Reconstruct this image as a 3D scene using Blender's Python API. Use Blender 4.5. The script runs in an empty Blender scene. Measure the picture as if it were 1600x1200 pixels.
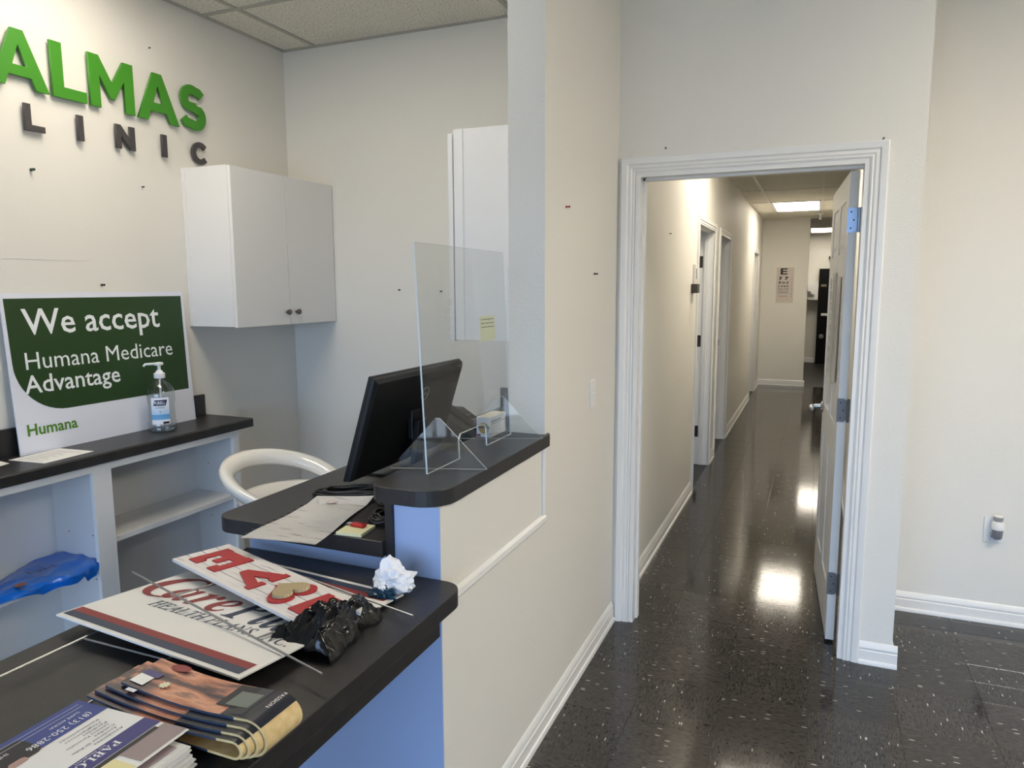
import bpy, bmesh, math, random
from mathutils import Vector, Matrix, noise
random.seed(7)
S = bpy.context.scene
COL = S.collection

# ------------------------------------------------------------------ camera, world, exposure
f_px, yaw, pitch, roll = 1140.811, 0.394675, 0.132408, -0.003982
cy, sy, cp, sp, cr, sr = math.cos(yaw), math.sin(yaw), math.cos(pitch), math.sin(pitch), math.cos(roll), math.sin(roll)
FW = Vector((-sy*cp, cy*cp, -sp)); RT = Vector((cy, sy, 0)); UP = RT.cross(FW)
RT, UP = cr*RT + sr*UP, -sr*RT + cr*UP
cam = bpy.data.cameras.new('camera'); cam.sensor_fit = 'HORIZONTAL'; cam.sensor_width = 36; cam.lens = 36*f_px/1600
cam.clip_start = 0.02
camo = bpy.data.objects.new('camera', cam); COL.objects.link(camo); S.camera = camo
M = Matrix((RT, UP, -FW)).transposed().to_4x4(); M.translation = Vector((0, 0, 1.575)); camo.matrix_world = M

S.view_settings.view_transform = 'Standard'; S.view_settings.look = 'None'
S.view_settings.gamma = 1; S.view_settings.use_curve_mapping = False
S.view_settings.exposure = 0.34

W = bpy.data.worlds.new('daylight'); S.world = W; W.use_nodes = True
bg = W.node_tree.nodes['Background']; bg.inputs[1].default_value = 7.3
_t = W.node_tree.nodes.new('ShaderNodeTexCoord'); _s = W.node_tree.nodes.new('ShaderNodeSeparateXYZ'); _r = W.node_tree.nodes.new('ShaderNodeValToRGB')
W.node_tree.links.new(_t.outputs['Generated'], _s.inputs[0]); _m = W.node_tree.nodes.new('ShaderNodeMath'); _m.operation = 'MULTIPLY_ADD'; _m.inputs[1].default_value = 0.5; _m.inputs[2].default_value = 0.5
W.node_tree.links.new(_s.outputs['Z'], _m.inputs[0]); W.node_tree.links.new(_m.outputs[0], _r.inputs['Fac']); W.node_tree.links.new(_r.outputs[0], bg.inputs[0])
_e = _r.color_ramp.elements; _e[0].position = 0.485; _e[0].color = (0.23, 0.28, 0.35, 1); _e[1].position = 0.515; _e[1].color = (0.48, 0.68, 1.0, 1)   # ground below, sky above
WIN = (-2.3, 1.9, 0.12, 2.12)      # lobby window behind the camera: x0 x1 z0 z1
la = bpy.data.lights.new('window_portal', 'AREA'); la.shape = 'RECTANGLE'; la.size = WIN[1]-WIN[0]; la.size_y = WIN[3]-WIN[2]
la.cycles.is_portal = True
lo = bpy.data.objects.new('window_portal', la); COL.objects.link(lo)
lo.location = ((WIN[0]+WIN[1])/2, -2.99, (WIN[2]+WIN[3])/2); lo.rotation_euler = (math.radians(90), 0, 0)   # -Z points to +Y
HALL_LAMP = 10.0; LOBBY_LAMP = 27.0; DESK_LAMP = 8.6; WARM = (1.0, 0.905, 0.755); LOBBY_WARM = (1.0, 0.905, 0.77)

# ------------------------------------------------------------------ helpers
def lin(c):
    return tuple(((v/255)/12.92 if v/255 <= 0.04045 else ((v/255+0.055)/1.055)**2.4) for v in c)
MATS = {}
def mat(name, rgb=None, rough=0.5, metal=0.0, spec=0.5, bump=None, coat=0.0, emit=None):
    if name in MATS: return MATS[name]
    m = bpy.data.materials.new(name); m.use_nodes = True; nt = m.node_tree; b = nt.nodes['Principled BSDF']
    if rgb is not None: b.inputs['Base Color'].default_value = (*lin(rgb), 1)
    b.inputs['Roughness'].default_value = rough; b.inputs['Metallic'].default_value = metal
    b.inputs['Specular IOR Level'].default_value = spec; b.inputs['Coat Weight'].default_value = coat
    if emit: b.inputs['Emission Color'].default_value = (*emit[:3], 1); b.inputs['Emission Strength'].default_value = emit[3]
    if bump:
        sc, st = bump
        tc = nt.nodes.new('ShaderNodeTexCoord'); n = nt.nodes.new('ShaderNodeTexNoise'); n.inputs['Scale'].default_value = sc; n.inputs['Detail'].default_value = 3
        bp = nt.nodes.new('ShaderNodeBump'); bp.inputs['Strength'].default_value = st; bp.inputs['Distance'].default_value = 0.004
        nt.links.new(tc.outputs['Object'], n.inputs['Vector']); nt.links.new(n.outputs['Fac'], bp.inputs['Height']); nt.links.new(bp.outputs['Normal'], b.inputs['Normal'])
    MATS[name] = m; return m
def nodes(m): return m.node_tree, m.node_tree.nodes['Principled BSDF']
def ramp(nt, src, stops):
    r = nt.nodes.new('ShaderNodeValToRGB'); e = r.color_ramp.elements
    while len(e) < len(stops): e.new(0.5)
    for el, (p, c) in zip(e, stops): el.position = p; el.color = (*lin(c), 1)
    nt.links.new(src, r.inputs['Fac']); return r

class G:
    def __init__(s): s.bm = bmesh.new()
    def box(s, x0, x1, y0, y1, z0, z1, bev=0, seg=2):
        v = [s.bm.verts.new(p) for p in ((x0,y0,z0),(x1,y0,z0),(x1,y1,z0),(x0,y1,z0),(x0,y0,z1),(x1,y0,z1),(x1,y1,z1),(x0,y1,z1))]
        fs = [s.bm.faces.new([v[i] for i in q]) for q in ((3,2,1,0),(4,5,6,7),(0,1,5,4),(1,2,6,5),(2,3,7,6),(3,0,4,7))]
        if bev:
            es = list({e for f in fs for e in f.edges})
            bmesh.ops.bevel(s.bm, geom=es, offset=bev, segments=seg, profile=0.5, affect='EDGES')
        return s
    def poly(s, pts):
        s.bm.faces.new([s.bm.verts.new(p) for p in pts]); return s
    def prism(s, pts, ext, bev=0):
        """closed polygon of 3-D points, swept by the vector ext"""
        e = Vector(ext); a = [s.bm.verts.new(p) for p in pts]; b = [s.bm.verts.new(Vector(p)+e) for p in pts]; n = len(pts)
        f = [s.bm.faces.new(a[::-1]), s.bm.faces.new(b)] + [s.bm.faces.new((a[i], a[(i+1)%n], b[(i+1)%n], b[i])) for i in range(n)]
        bmesh.ops.recalc_face_normals(s.bm, faces=f)
        if bev:
            es = list({e2 for ff in f[:2] for e2 in ff.edges})
            bmesh.ops.bevel(s.bm, geom=es, offset=bev, segments=2, profile=0.5, affect='EDGES')
        return s
    def tube(s, pts, r, n=8, closed=False):
        pts = [Vector(p) for p in pts]; N = len(pts); rings = []; prev = None
        for i, p in enumerate(pts):
            if closed: t = pts[(i+1) % N] - pts[i-1]
            else: t = pts[min(i+1, N-1)] - pts[max(i-1, 0)]
            t.normalize()
            if prev is None:
                a = Vector((0, 0, 1)) if abs(t.z) < 0.9 else Vector((1, 0, 0)); u = t.cross(a).normalized()
            else: u = (prev - t*prev.dot(t)).normalized()
            prev = u; w = t.cross(u); rr = r[i] if isinstance(r, (list, tuple)) else r
            rings.append([s.bm.verts.new(p + (u*math.cos(k*2*math.pi/n) + w*math.sin(k*2*math.pi/n))*rr) for k in range(n)])
        for i in range(N if closed else N-1):
            A, B = rings[i], rings[(i+1) % N]
            for k in range(n): s.bm.faces.new((A[k], A[(k+1) % n], B[(k+1) % n], B[k]))
        if not closed: s.bm.faces.new(rings[0][::-1]); s.bm.faces.new(rings[-1])
        return s
    def lathe(s, prof, c=(0,0,0), n=24, caps=True, sx=1, sy=1, axis='Z'):
        c = Vector(c); rings = []
        for r, h in prof:
            ring = []
            for k in range(n):
                a = k*2*math.pi/n; x, y = r*math.cos(a)*sx, r*math.sin(a)*sy
                p = (x, y, h) if axis == 'Z' else (h, x, y) if axis == 'X' else (x, -h, y)
                ring.append(s.bm.verts.new(c + Vector(p)))
            rings.append(ring)
        for A, B in zip(rings, rings[1:]):
            for k in range(n): s.bm.faces.new((A[k], A[(k+1) % n], B[(k+1) % n], B[k]))
        if caps: s.bm.faces.new(rings[0][::-1]); s.bm.faces.new(rings[-1])
        return s
    def grid(s, fn, nu, nv):
        v = [[s.bm.verts.new(fn(i/nu, j/nv)) for j in range(nv+1)] for i in range(nu+1)]
        for i in range(nu):
            for j in range(nv): s.bm.faces.new((v[i][j], v[i+1][j], v[i+1][j+1], v[i][j+1]))
        return s
    def ring(s, mats):
        """rings of points joined in order into a closed skin"""
        R = [[s.bm.verts.new(p) for p in ring] for ring in mats]; n = len(R[0])
        for A, B in zip(R, R[1:]):
            for k in range(n): s.bm.faces.new((A[k], A[(k+1) % n], B[(k+1) % n], B[k]))
        return s, R
    def text(s, body, o, right, up, width=None, height=None, align='LEFT', depth=0.0003, shear=0.0, bold=0.0):
        c = bpy.data.curves.new('writing', 'FONT'); c.body = body; c.shear = shear; c.offset = bold; c.resolution_u = 2
        ob = bpy.data.objects.new('writing', c); COL.objects.link(ob)
        dg = bpy.context.evaluated_depsgraph_get(); me = bpy.data.meshes.new_from_object(ob.evaluated_get(dg))
        bpy.data.objects.remove(ob); bpy.data.curves.remove(c)
        if len(me.vertices) == 0: return s
        xs = [v.co.x for v in me.vertices]; ys = [v.co.y for v in me.vertices]
        x0, x1, y0, y1 = min(xs), max(xs), min(ys), max(ys)
        kx = width/(x1-x0) if width else None; ky = height/(y1-y0) if height else None
        kx = kx or ky; ky = ky or kx
        dx = {'LEFT': -x0, 'CENTER': -(x0+x1)/2, 'RIGHT': -x1}[align]
        base = 0.0 if height is None else -y0
        R, U = Vector(right).normalized(), Vector(up).normalized(); Nn = R.cross(U); o = Vector(o)
        for v in me.vertices: v.co = o + R*((v.co.x+dx)*kx) + U*((v.co.y+base)*ky) + Nn*depth
        s.bm.from_mesh(me); bpy.data.meshes.remove(me); return s
    def out(s, name, m, parent=None, loc=None, smooth=False, **tags):
        """link as one object; vertices are in world space, the origin goes to loc (or to the thing's own origin)"""
        if parent is not None:
            r = parent
            while r.parent is not None: r = r.parent
            o0 = Vector(r.location)
        else: o0 = Vector(loc or (0, 0, 0))
        for v in s.bm.verts: v.co -= o0
        me = bpy.data.meshes.new(name); s.bm.normal_update(); s.bm.to_mesh(me); s.bm.free()
        for mm in (m if isinstance(m, (list, tuple)) else [m]): me.materials.append(mm)
        if smooth:
            for p in me.polygons: p.use_smooth = True
            if smooth != True: me.set_sharp_from_angle(angle=math.radians(smooth))
        ob = bpy.data.objects.new(name, me); COL.objects.link(ob)
        if parent is not None: ob.parent = parent
        else: ob.location = o0
        for k, v in tags.items(): ob[k] = v
        return ob
def thing(name, label, cat, loc=(0,0,0), group=None):
    o = bpy.data.objects.new(name, None); COL.objects.link(o); o.location = loc; o.empty_display_size = 0.05
    o['label'] = label; o['category'] = cat
    if group: o['group'] = group
    return o
ST = dict(kind='structure')
def loop_mesh(loops, depth, bev=0.0):
    """flat outlines (first outer, others holes) filled and thickened, in local x/y with z 0..depth"""
    c = bpy.data.curves.new('outline', 'CURVE'); c.dimensions = '2D'; c.fill_mode = 'BOTH'; c.extrude = depth/2 - bev; c.bevel_depth = bev; c.bevel_resolution = 1
    for L in loops:
        sp_ = c.splines.new('POLY'); sp_.points.add(len(L)-1); sp_.use_cyclic_u = True
        for p, q in zip(sp_.points, L): p.co = (q[0], q[1], 0, 1)
    ob = bpy.data.objects.new('outline', c); COL.objects.link(ob)
    dg = bpy.context.evaluated_depsgraph_get(); me = bpy.data.meshes.new_from_object(ob.evaluated_get(dg))
    bpy.data.objects.remove(ob); bpy.data.curves.remove(c)
    for v in me.vertices: v.co.z += depth/2
    return me
def stroke(path, w):
    L, R = [], []
    for i, p in enumerate(path):
        a = path[max(i-1, 0)]; b = path[min(i+1, len(path)-1)]
        tx, ty = b[0]-a[0], b[1]-a[1]; l = math.hypot(tx, ty); nx, ny = -ty/l*w/2, tx/l*w/2
        L.append((p[0]+nx, p[1]+ny)); R.append((p[0]-nx, p[1]-ny))
    return L + R[::-1]
def arc(cx, cy_, r, a0, a1, n=14):
    return [(cx+r*math.cos(math.radians(a0+(a1-a0)*i/n)), cy_+r*math.sin(math.radians(a0+(a1-a0)*i/n))) for i in range(n+1)]
def rrect(x0, x1, y0, y1, r, n=6):
    if not isinstance(r, (list, tuple)): r = [r]*4          # corners: x0y0, x1y0, x1y1, x0y1
    out = []
    for (cx, cy_, a, rr) in ((x0+r[0], y0+r[0], 180, r[0]), (x1-r[1], y0+r[1], 270, r[1]), (x1-r[2], y1-r[2], 0, r[2]), (x0+r[3], y1-r[3], 90, r[3])):
        out += arc(cx, cy_, rr, a, a+90, n) if rr > 0 else [(cx, cy_)]
    return out

# ------------------------------------------------------------------ materials
wall_m = mat('wall_paint', (228, 225, 217), 0.55, bump=(160, 0.22), spec=0.35)
white_m = mat('white_trim_paint', (232, 231, 228), 0.32)
lam_m = mat('white_laminate', (232, 231, 229), 0.35)
lam_in_m = mat('shelf_laminate', (214, 214, 214), 0.45)
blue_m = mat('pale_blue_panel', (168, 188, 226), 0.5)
door_m = mat('door_paint', (226, 226, 224), 0.35)
metal_m = mat('brushed_metal', (120, 118, 114), 0.35, metal=1.0)
chrome_m = mat('polished_metal', (190, 195, 205), 0.12, metal=1.0)
hinge_m = mat('dull_hinge_metal', (108, 108, 108), 0.45, metal=0.6)
darkhinge_m = mat('bronze_hinge_metal', (60, 54, 48), 0.45, metal=0.5)
black_m = mat('black_plastic', (14, 14, 16), 0.42)
cable_m = mat('black_rubber', (12, 12, 13), 0.5)
paper_m = mat('white_paper', (240, 238, 234), 0.6)
green_m = mat('green_acrylic', (66, 140, 36), 0.38)
greyletter_m = mat('charcoal_acrylic', (70, 66, 68), 0.45)
signwhite_m = mat('white_sign_plastic', (228, 230, 240), 0.4)
signgreen_m = mat('dark_green_print', (32, 62, 22), 0.45)
printwhite_m = mat('white_print', (238, 240, 240), 0.5)
printgreen_m = mat('leaf_green_print', (84, 132, 40), 0.5)
ink_m = mat('black_ink', (26, 26, 32), 0.5)
navy_m = mat('navy_print', (50, 62, 84), 0.45)
maroon_m = mat('maroon_print', (140, 48, 48), 0.45)
red_m = mat('red_paint', (172, 30, 36), 0.45)
stool_m = mat('glossy_white_plastic', (236, 232, 224), 0.12, coat=0.6)
grid_m = mat('grid_bar_paint', (178, 175, 165), 0.5)

# dark laminate of the counters
ctr_m = mat('charcoal_laminate', (52, 51, 52), 0.38)
nt, b = nodes(ctr_m)
tc = nt.nodes.new('ShaderNodeTexCoord'); n1 = nt.nodes.new('ShaderNodeTexNoise'); n1.inputs['Scale'].default_value = 26; n1.inputs['Detail'].default_value = 8; n1.inputs['Roughness'].default_value = 0.7
nt.links.new(tc.outputs['Object'], n1.inputs['Vector'])
r = ramp(nt, n1.outputs['Fac'], [(0.3, (32, 31, 32)), (0.6, (44, 42, 42)), (0.78, (56, 54, 52))]); nt.links.new(r.outputs[0], b.inputs['Base Color'])
bp = nt.nodes.new('ShaderNodeBump'); bp.inputs['Strength'].default_value = 0.12; bp.inputs['Distance'].default_value = 0.002
n2 = nt.nodes.new('ShaderNodeTexNoise'); n2.inputs['Scale'].default_value = 300; nt.links.new(tc.outputs['Object'], n2.inputs['Vector'])
nt.links.new(n2.outputs['Fac'], bp.inputs['Height']); nt.links.new(bp.outputs[0], b.inputs['Normal'])

# vinyl floor tile with chips that run along the tile's own x axis
floor_m = mat('vinyl_tile', (50, 47, 46), 0.22, spec=0.4)
nt, b = nodes(floor_m)
tc = nt.nodes.new('ShaderNodeTexCoord'); oi = nt.nodes.new('ShaderNodeObjectInfo')
ml = nt.nodes.new('ShaderNodeVectorMath'); ml.operation = 'SCALE'; ml.inputs[0].default_value = (13.0, 29.0, 7.0); nt.links.new(oi.outputs['Random'], ml.inputs['Scale'])
ad = nt.nodes.new('ShaderNodeVectorMath'); ad.operation = 'ADD'; nt.links.new(tc.outputs['Object'], ad.inputs[0]); nt.links.new(ml.outputs[0], ad.inputs[1])
def stretched(sx, sy_, sz=1):
    mp = nt.nodes.new('ShaderNodeMapping'); mp.inputs['Scale'].default_value = (sx, sy_, sz); nt.links.new(ad.outputs[0], mp.inputs['Vector']); return mp
def chips(sx, sy_, dist, density):
    mp = stretched(sx, sy_, 0.01)
    v = nt.nodes.new('ShaderNodeTexVoronoi'); v.inputs['Scale'].default_value = 1; nt.links.new(mp.outputs[0], v.inputs['Vector'])
    a = nt.nodes.new('ShaderNodeMath'); a.operation = 'LESS_THAN'; a.inputs[1].default_value = dist; nt.links.new(v.outputs['Distance'], a.inputs[0])
    sx_ = nt.nodes.new('ShaderNodeSeparateColor'); nt.links.new(v.outputs['Color'], sx_.inputs[0])
    d = nt.nodes.new('ShaderNodeMath'); d.operation = 'LESS_THAN'; d.inputs[1].default_value = density; nt.links.new(sx_.outputs[0], d.inputs[0])
    q = nt.nodes.new('ShaderNodeMath'); q.operation = 'MULTIPLY'; nt.links.new(a.outputs[0], q.inputs[0]); nt.links.new(d.outputs[0], q.inputs[1]); return q
mp = stretched(45, 220, 1); nz = nt.nodes.new('ShaderNodeTexNoise'); nz.inputs['Scale'].default_value = 1; nz.inputs['Detail'].default_value = 3; nt.links.new(mp.outputs[0], nz.inputs['Vector'])
base = ramp(nt, nz.outputs['Fac'], [(0.34, (44, 42, 41)), (0.5, (60, 57, 55)), (0.7, (74, 70, 66))])
def mixc(fac, a, col):
    m = nt.nodes.new('ShaderNodeMix'); m.data_type = 'RGBA'; nt.links.new(fac, m.inputs['Factor']); nt.links.new(a, m.inputs['A']); m.inputs['B'].default_value = (*lin(col), 1); return m
w1 = chips(24, 100, 0.25, 0.11); k1 = chips(34, 120, 0.34, 0.20)
m1 = mixc(k1.outputs[0], base.outputs[0], (26, 25, 26)); m2 = mixc(w1.outputs[0], m1.outputs['Result'], (164, 162, 156))
hv = nt.nodes.new('ShaderNodeHueSaturation'); mr = nt.nodes.new('ShaderNodeMapRange'); mr.inputs['To Min'].default_value = 0.85; mr.inputs['To Max'].default_value = 1.15
nt.links.new(oi.outputs['Random'], mr.inputs['Value']); nt.links.new(mr.outputs[0], hv.inputs['Value']); nt.links.new(m2.outputs['Result'], hv.inputs['Color']); nt.links.new(hv.outputs[0], b.inputs['Base Color'])
wn = nt.nodes.new('ShaderNodeTexNoise'); wn.inputs['Scale'].default_value = 9; wn.inputs['Detail'].default_value = 6; nt.links.new(ad.outputs[0], wn.inputs['Vector'])
rr = nt.nodes.new('ShaderNodeMapRange'); rr.inputs['To Min'].default_value = 0.07; rr.inputs['To Max'].default_value = 0.12; nt.links.new(wn.outputs['Fac'], rr.inputs['Value']); nt.links.new(rr.outputs[0], b.inputs['Roughness'])
bp = nt.nodes.new('ShaderNodeBump'); bp.inputs['Strength'].default_value = 0.05; bp.inputs['Distance'].default_value = 0.002
mp = stretched(30, 30); bn = nt.nodes.new('ShaderNodeTexNoise'); bn.inputs['Scale'].default_value = 1; bn.inputs['Detail'].default_value = 4; nt.links.new(mp.outputs[0], bn.inputs['Vector'])
nt.links.new(bn.outputs['Fac'], bp.inputs['Height']); nt.links.new(bp.outputs[0], b.inputs['Normal'])
slab_m = mat('floor_joint', (30, 28, 27), 0.45)

# mineral ceiling tile
ceil_m = mat('mineral_ceiling_tile', (206, 201, 188), 0.9, spec=0.1)
nt, b = nodes(ceil_m); tc = nt.nodes.new('ShaderNodeTexCoord')
n1 = nt.nodes.new('ShaderNodeTexNoise'); n1.inputs['Scale'].default_value = 110; n1.inputs['Detail'].default_value = 4; nt.links.new(tc.outputs['Object'], n1.inputs['Vector'])
r = ramp(nt, n1.outputs['Fac'], [(0.36, (178, 172, 160)), (0.44, (228, 224, 212)), (0.7, (234, 230, 219))]); nt.links.new(r.outputs[0], b.inputs['Base Color'])
bp = nt.nodes.new('ShaderNodeBump'); bp.inputs['Strength'].default_value = 0.5; bp.inputs['Distance'].default_value = 0.004; nt.links.new(n1.outputs['Fac'], bp.inputs['Height']); nt.links.new(bp.outputs[0], b.inputs['Normal'])

def clear_mat(name, tint, gl=1.0, rough=0.03):
    m = bpy.data.materials.new(name); m.use_nodes = True; nt = m.node_tree; nt.nodes.remove(nt.nodes['Principled BSDF'])
    t = nt.nodes.new('ShaderNodeBsdfTransparent'); t.inputs[0].default_value = (*tint, 1)
    g = nt.nodes.new('ShaderNodeBsdfGlossy'); g.inputs['Roughness'].default_value = rough
    lw = nt.nodes.new('ShaderNodeLayerWeight'); lw.inputs['Blend'].default_value = 0.5
    pw = nt.nodes.new('ShaderNodeMath'); pw.operation = 'POWER'; pw.inputs[1].default_value = 5; nt.links.new(lw.outputs['Facing'], pw.inputs[0])
    mu = nt.nodes.new('ShaderNodeMath'); mu.operation = 'MULTIPLY_ADD'; mu.inputs[1].default_value = .9*gl; mu.inputs[2].default_value = .04*gl; nt.links.new(pw.outputs[0], mu.inputs[0]); mu.use_clamp = True
    mx = nt.nodes.new('ShaderNodeMixShader'); nt.links.new(mu.outputs[0], mx.inputs[0]); nt.links.new(t.outputs[0], mx.inputs[1]); nt.links.new(g.outputs[0], mx.inputs[2])
    nt.links.new(mx.outputs[0], nt.nodes['Material Output'].inputs[0]); return m
acr_m = clear_mat('clear_acrylic', (0.955, 0.965, 0.96), 1.3)
bottle_m = clear_mat('clear_bottle_plastic', (0.80, 0.83, 0.84), 2.2, 0.08)
edge_m = bpy.data.materials.new('acrylic_cut_edge'); edge_m.use_nodes = True
nt = edge_m.node_tree; b = nt.nodes['Principled BSDF']; b.inputs['Base Color'].default_value = (0.85, 0.9, 0.9, 1); b.inputs['Roughness'].default_value = 0.2
t = nt.nodes.new('ShaderNodeBsdfTransparent'); mx = nt.nodes.new('ShaderNodeMixShader'); mx.inputs[0].default_value = 0.9
nt.links.new(t.outputs[0], mx.inputs[1]); nt.links.new(b.outputs[0], mx.inputs[2]); nt.links.new(mx.outputs[0], nt.nodes['Material Output'].inputs[0])

def lamp_mat(name, col, s):
    m = bpy.data.materials.new(name); m.use_nodes = True; nt = m.node_tree; b = nt.nodes['Principled BSDF']
    b.inputs['Base Color'].default_value = (0.8, 0.8, 0.8, 1); b.inputs['Emission Color'].default_value = (*col, 1); b.inputs['Emission Strength'].default_value = s; return m
hall_lamp_m = lamp_mat('hall_lamp_diffuser', WARM, HALL_LAMP)
lobby_lamp_m = lamp_mat('lobby_lamp_diffuser', LOBBY_WARM, LOBBY_LAMP)
desk_lamp_m = lamp_mat('desk_lamp_diffuser', LOBBY_WARM, DESK_LAMP)

# ------------------------------------------------------------------ setting: walls
XW = -0.837          # face of the long partition
XS = -2.901          # face of the sign wall
YD = 3.24            # face of the entrance wall
ZL, ZH = 2.918, 2.6  # ceilings
g = G(); g.box(XS-.1, XS, -3.1, 3.68, 0, ZL+.05); g.out('wall_left', wall_m, **ST)
g = G(); g.box(XS, -.967, 3.565, 3.68, 0, ZL+.05); g.out('wall_back', wall_m, **ST)
q = G(); q.prism([(XS, 1.2, 1.69), (XS, 2.235, 1.69), (XS, 2.243, 1.70), (XS, 2.243, 1.93), (XS, 2.235, 1.94), (XS, 1.2, 1.94)], (.0012, 0, 0), .0008); q.out('paint_patch', wall_m, parent=bpy.data.objects['wall_left'])
# partition: pillar, then the hall's left wall with three door openings
DOORS = [(5.635, 6.50), (6.90, 7.70), (10.62, 11.45)]; DZ = 2.03
g = G(); g.box(-.967, XW, 2.297, 3.66, 0, ZL+.05)
ys = 3.66
for a, c in DOORS:
    g.box(-.957, XW, ys, a-.02, 0, ZH+.05); g.box(-.957, XW, a-.02, c+.02, DZ+.02, ZH+.05); ys = c+.02
g.box(-.957, XW, ys, 12.39, 0, ZH+.05)
g.out('wall_middle', wall_m, **ST)
g = G(); g.box(-.967, XW, 1.544, 2.297, 0, 1.034); g.out('wall_counter', wall_m, **ST)
g = G(); g.box(XW, -.757, YD, 3.36, 0, ZL+.05); g.box(-.757, .166, YD, 3.36, 2.065, ZL+.05); g.box(.166, .353, YD, 3.36, 0, ZL+.05); g.box(.25, .353, 3.36, 3.97, 0, ZL+.05)
g.out('wall_front', wall_m, **ST)
g = G(); g.box(.353, 2.7, 3.87, 3.97, 0, ZL+.05); g.out('wall_right', wall_m, **ST)
g = G(); g.box(2.6, 2.7, -3.1, 3.87, 0, ZL+.05); g.out('wall_east', wall_m, **ST)
g = G(); g.box(XS, WIN[0], -3.1, -3.0, 0, ZL+.05); g.box(WIN[1], 2.6, -3.1, -3.0, 0, ZL+.05); g.box(WIN[0], WIN[1], -3.1, -3.0, 0, WIN[2]); g.box(WIN[0], WIN[1], -3.1, -3.0, WIN[3], ZL+.05)
g.out('wall_south', wall_m, **ST)
g = G(); g.box(.25, .353, 3.97, 12.39, 0, ZH+.05); g.out('wall_hall_right', wall_m, **ST)
g = G(); g.box(XW, -.155, 12.27, 12.39, 0, ZH+.05); g.out('wall_end', wall_m, **ST)
g = G(); g.box(-2.3, 1.7, 16.256, 16.36, 0, ZH+.05); g.box(-2.3, -2.2, 3.68, 16.256, 0, ZH+.05); g.box(1.6, 1.7, 12.39, 16.256, 0, ZH+.05); g.box(.353, 1.7, 12.29, 12.39, 0, ZH+.05); g.box(-2.2, XW, 12.29, 12.39, 0, ZH+.05)
g.out('wall_far', wall_m, **ST)
# window behind the camera
wf = mat('window_frame_metal', (70, 66, 62), 0.4, metal=0.5)
w = G()
for x in (WIN[0], WIN[0]+1.05*1, WIN[0]+2.1, WIN[0]+3.15, WIN[1]): w.box(x-.025, x+.025, -3.07, -3.02, WIN[2], WIN[3])
w.box(WIN[0], WIN[1], -3.07, -3.02, WIN[2], WIN[2]+.05); w.box(WIN[0], WIN[1], -3.07, -3.02, WIN[3]-.05, WIN[3])
w.out('window_1', wf, **ST)
# floor: joint bed, then one object for each tile
g = G(); g.box(-3.0, 2.7, -3.1, 16.4, -.12, -.003); floor = g.out('floor', slab_m, **ST)
T = .3048; tg = G(); h = T/2 - .0004; tg.box(-h, h, -h, h, -.003, 0, .0007, 1)
for v in tg.bm.verts: pass
t0 = tg.out('floor_tile', floor_m, parent=floor)
tile_me = t0.data; first = True; cuts = {}
def cut_mesh(x0, x1, y0, y1):
    key = tuple(round(v, 3) for v in (x0, x1, y0, y1))
    if key not in cuts:
        q = G(); q.box(x0, x1, y0, y1, -.003, 0, .0007, 1); me = bpy.data.meshes.new('floor_tile'); q.bm.to_mesh(me); q.bm.free(); me.materials.append(floor_m); cuts[key] = me
    return cuts[key]
areas = [(XW, 2.3, 0.9, YD), (.353, 2.3, YD, 3.87), (-.757, .166, YD, 3.36), (XW, .25, 3.36, 12.27)]
def clip(cx, cy_):
    a0, a1, b0, b1 = cx-h, cx+h, cy_-h, cy_+h
    for (x0, x1, y0, y1) in areas:
        u0, u1, w0, w1 = max(a0, x0), min(a1, x1), max(b0, y0), min(b1, y1)
        # a tile that reaches through the doorway stays whole
        if u1-u0 > .012 and w1-w0 > .012: yield (u0, u1, w0, w1)
ki = 0
for iy in range(-11, 30):
    for ix in range(-4, 8):
        cx, cy_ = .038 + T*(ix+.5), 4.0 + T*(iy+.5)
        if cx > 1.7 and cy_ < 2.2: continue
        parts_ = list(clip(cx, cy_))
        if not parts_: continue
        whole = len(parts_) == 1 and abs((parts_[0][1]-parts_[0][0])*(parts_[0][3]-parts_[0][2]) - (2*h)**2) < 1e-4
        turn = (ix + iy) % 2
        todo = [None] if whole else parts_
        for q in todo:
            if ki: t = t0.copy(); COL.objects.link(t)
            else: t = t0
            ki += 1
            t.location = (cx, cy_, 0); t.rotation_euler = (0, 0, turn*math.pi/2)
            t.data = tile_me
            if q:
                a0, a1, b0, b1 = q[0]-cx, q[1]-cx, q[2]-cy_, q[3]-cy_
                if turn: a0, a1, b0, b1 = b0, b1, -a1, -a0
                t.data = cut_mesh(a0, a1, b0, b1)
# ceilings: slab, one object for each tile and each bar
cg = G(); cg.box(XS, 2.6, -3.0, 3.87, ZL+.012, ZL+.05); ceil = cg.out('ceiling', ceil_m, **ST)
xb = [XS, -2.668, -1.448, -.967]; yb = [3.565, 2.95, 2.34, 1.73, 1.12, .51]
for i in range(3):
    for j in range(5):
        q = G()
        if i == 1 and j == 2: continue
        q.box(xb[i], xb[i+1] if not (i == 2 and j > 1) else -.228, yb[j+1], yb[j] if not (i == 2 and j == 2) else 2.297, ZL, ZL+.012); q.out('ceiling_tile', ceil_m, parent=ceil)
for x in (XS+.011, -2.668, -1.448): q = G(); q.box(x-.012, x+.012, .51, 3.565, ZL-.006, ZL+.002); q.out('ceiling_bar', grid_m, parent=ceil)
for y in yb[1:-1] + [3.553]: q = G(); q.box(XS, -.967, y-.012, y+.012, ZL-.0065, ZL+.002); q.out('ceiling_bar', grid_m, parent=ceil)
cg = G(); cg.box(XW, .25, 3.36, 3.97, ZH+.012, ZH+.05); cg.box(-2.2, 1.6, 3.97, 16.256, ZH+.012, ZH+.05); hc = cg.out('ceiling_hall', ceil_m, **ST)
hx = [XW, -.61, 0, .25]; hy = [12.27] + [11.02-1.22*k for k in range(7)]
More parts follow.
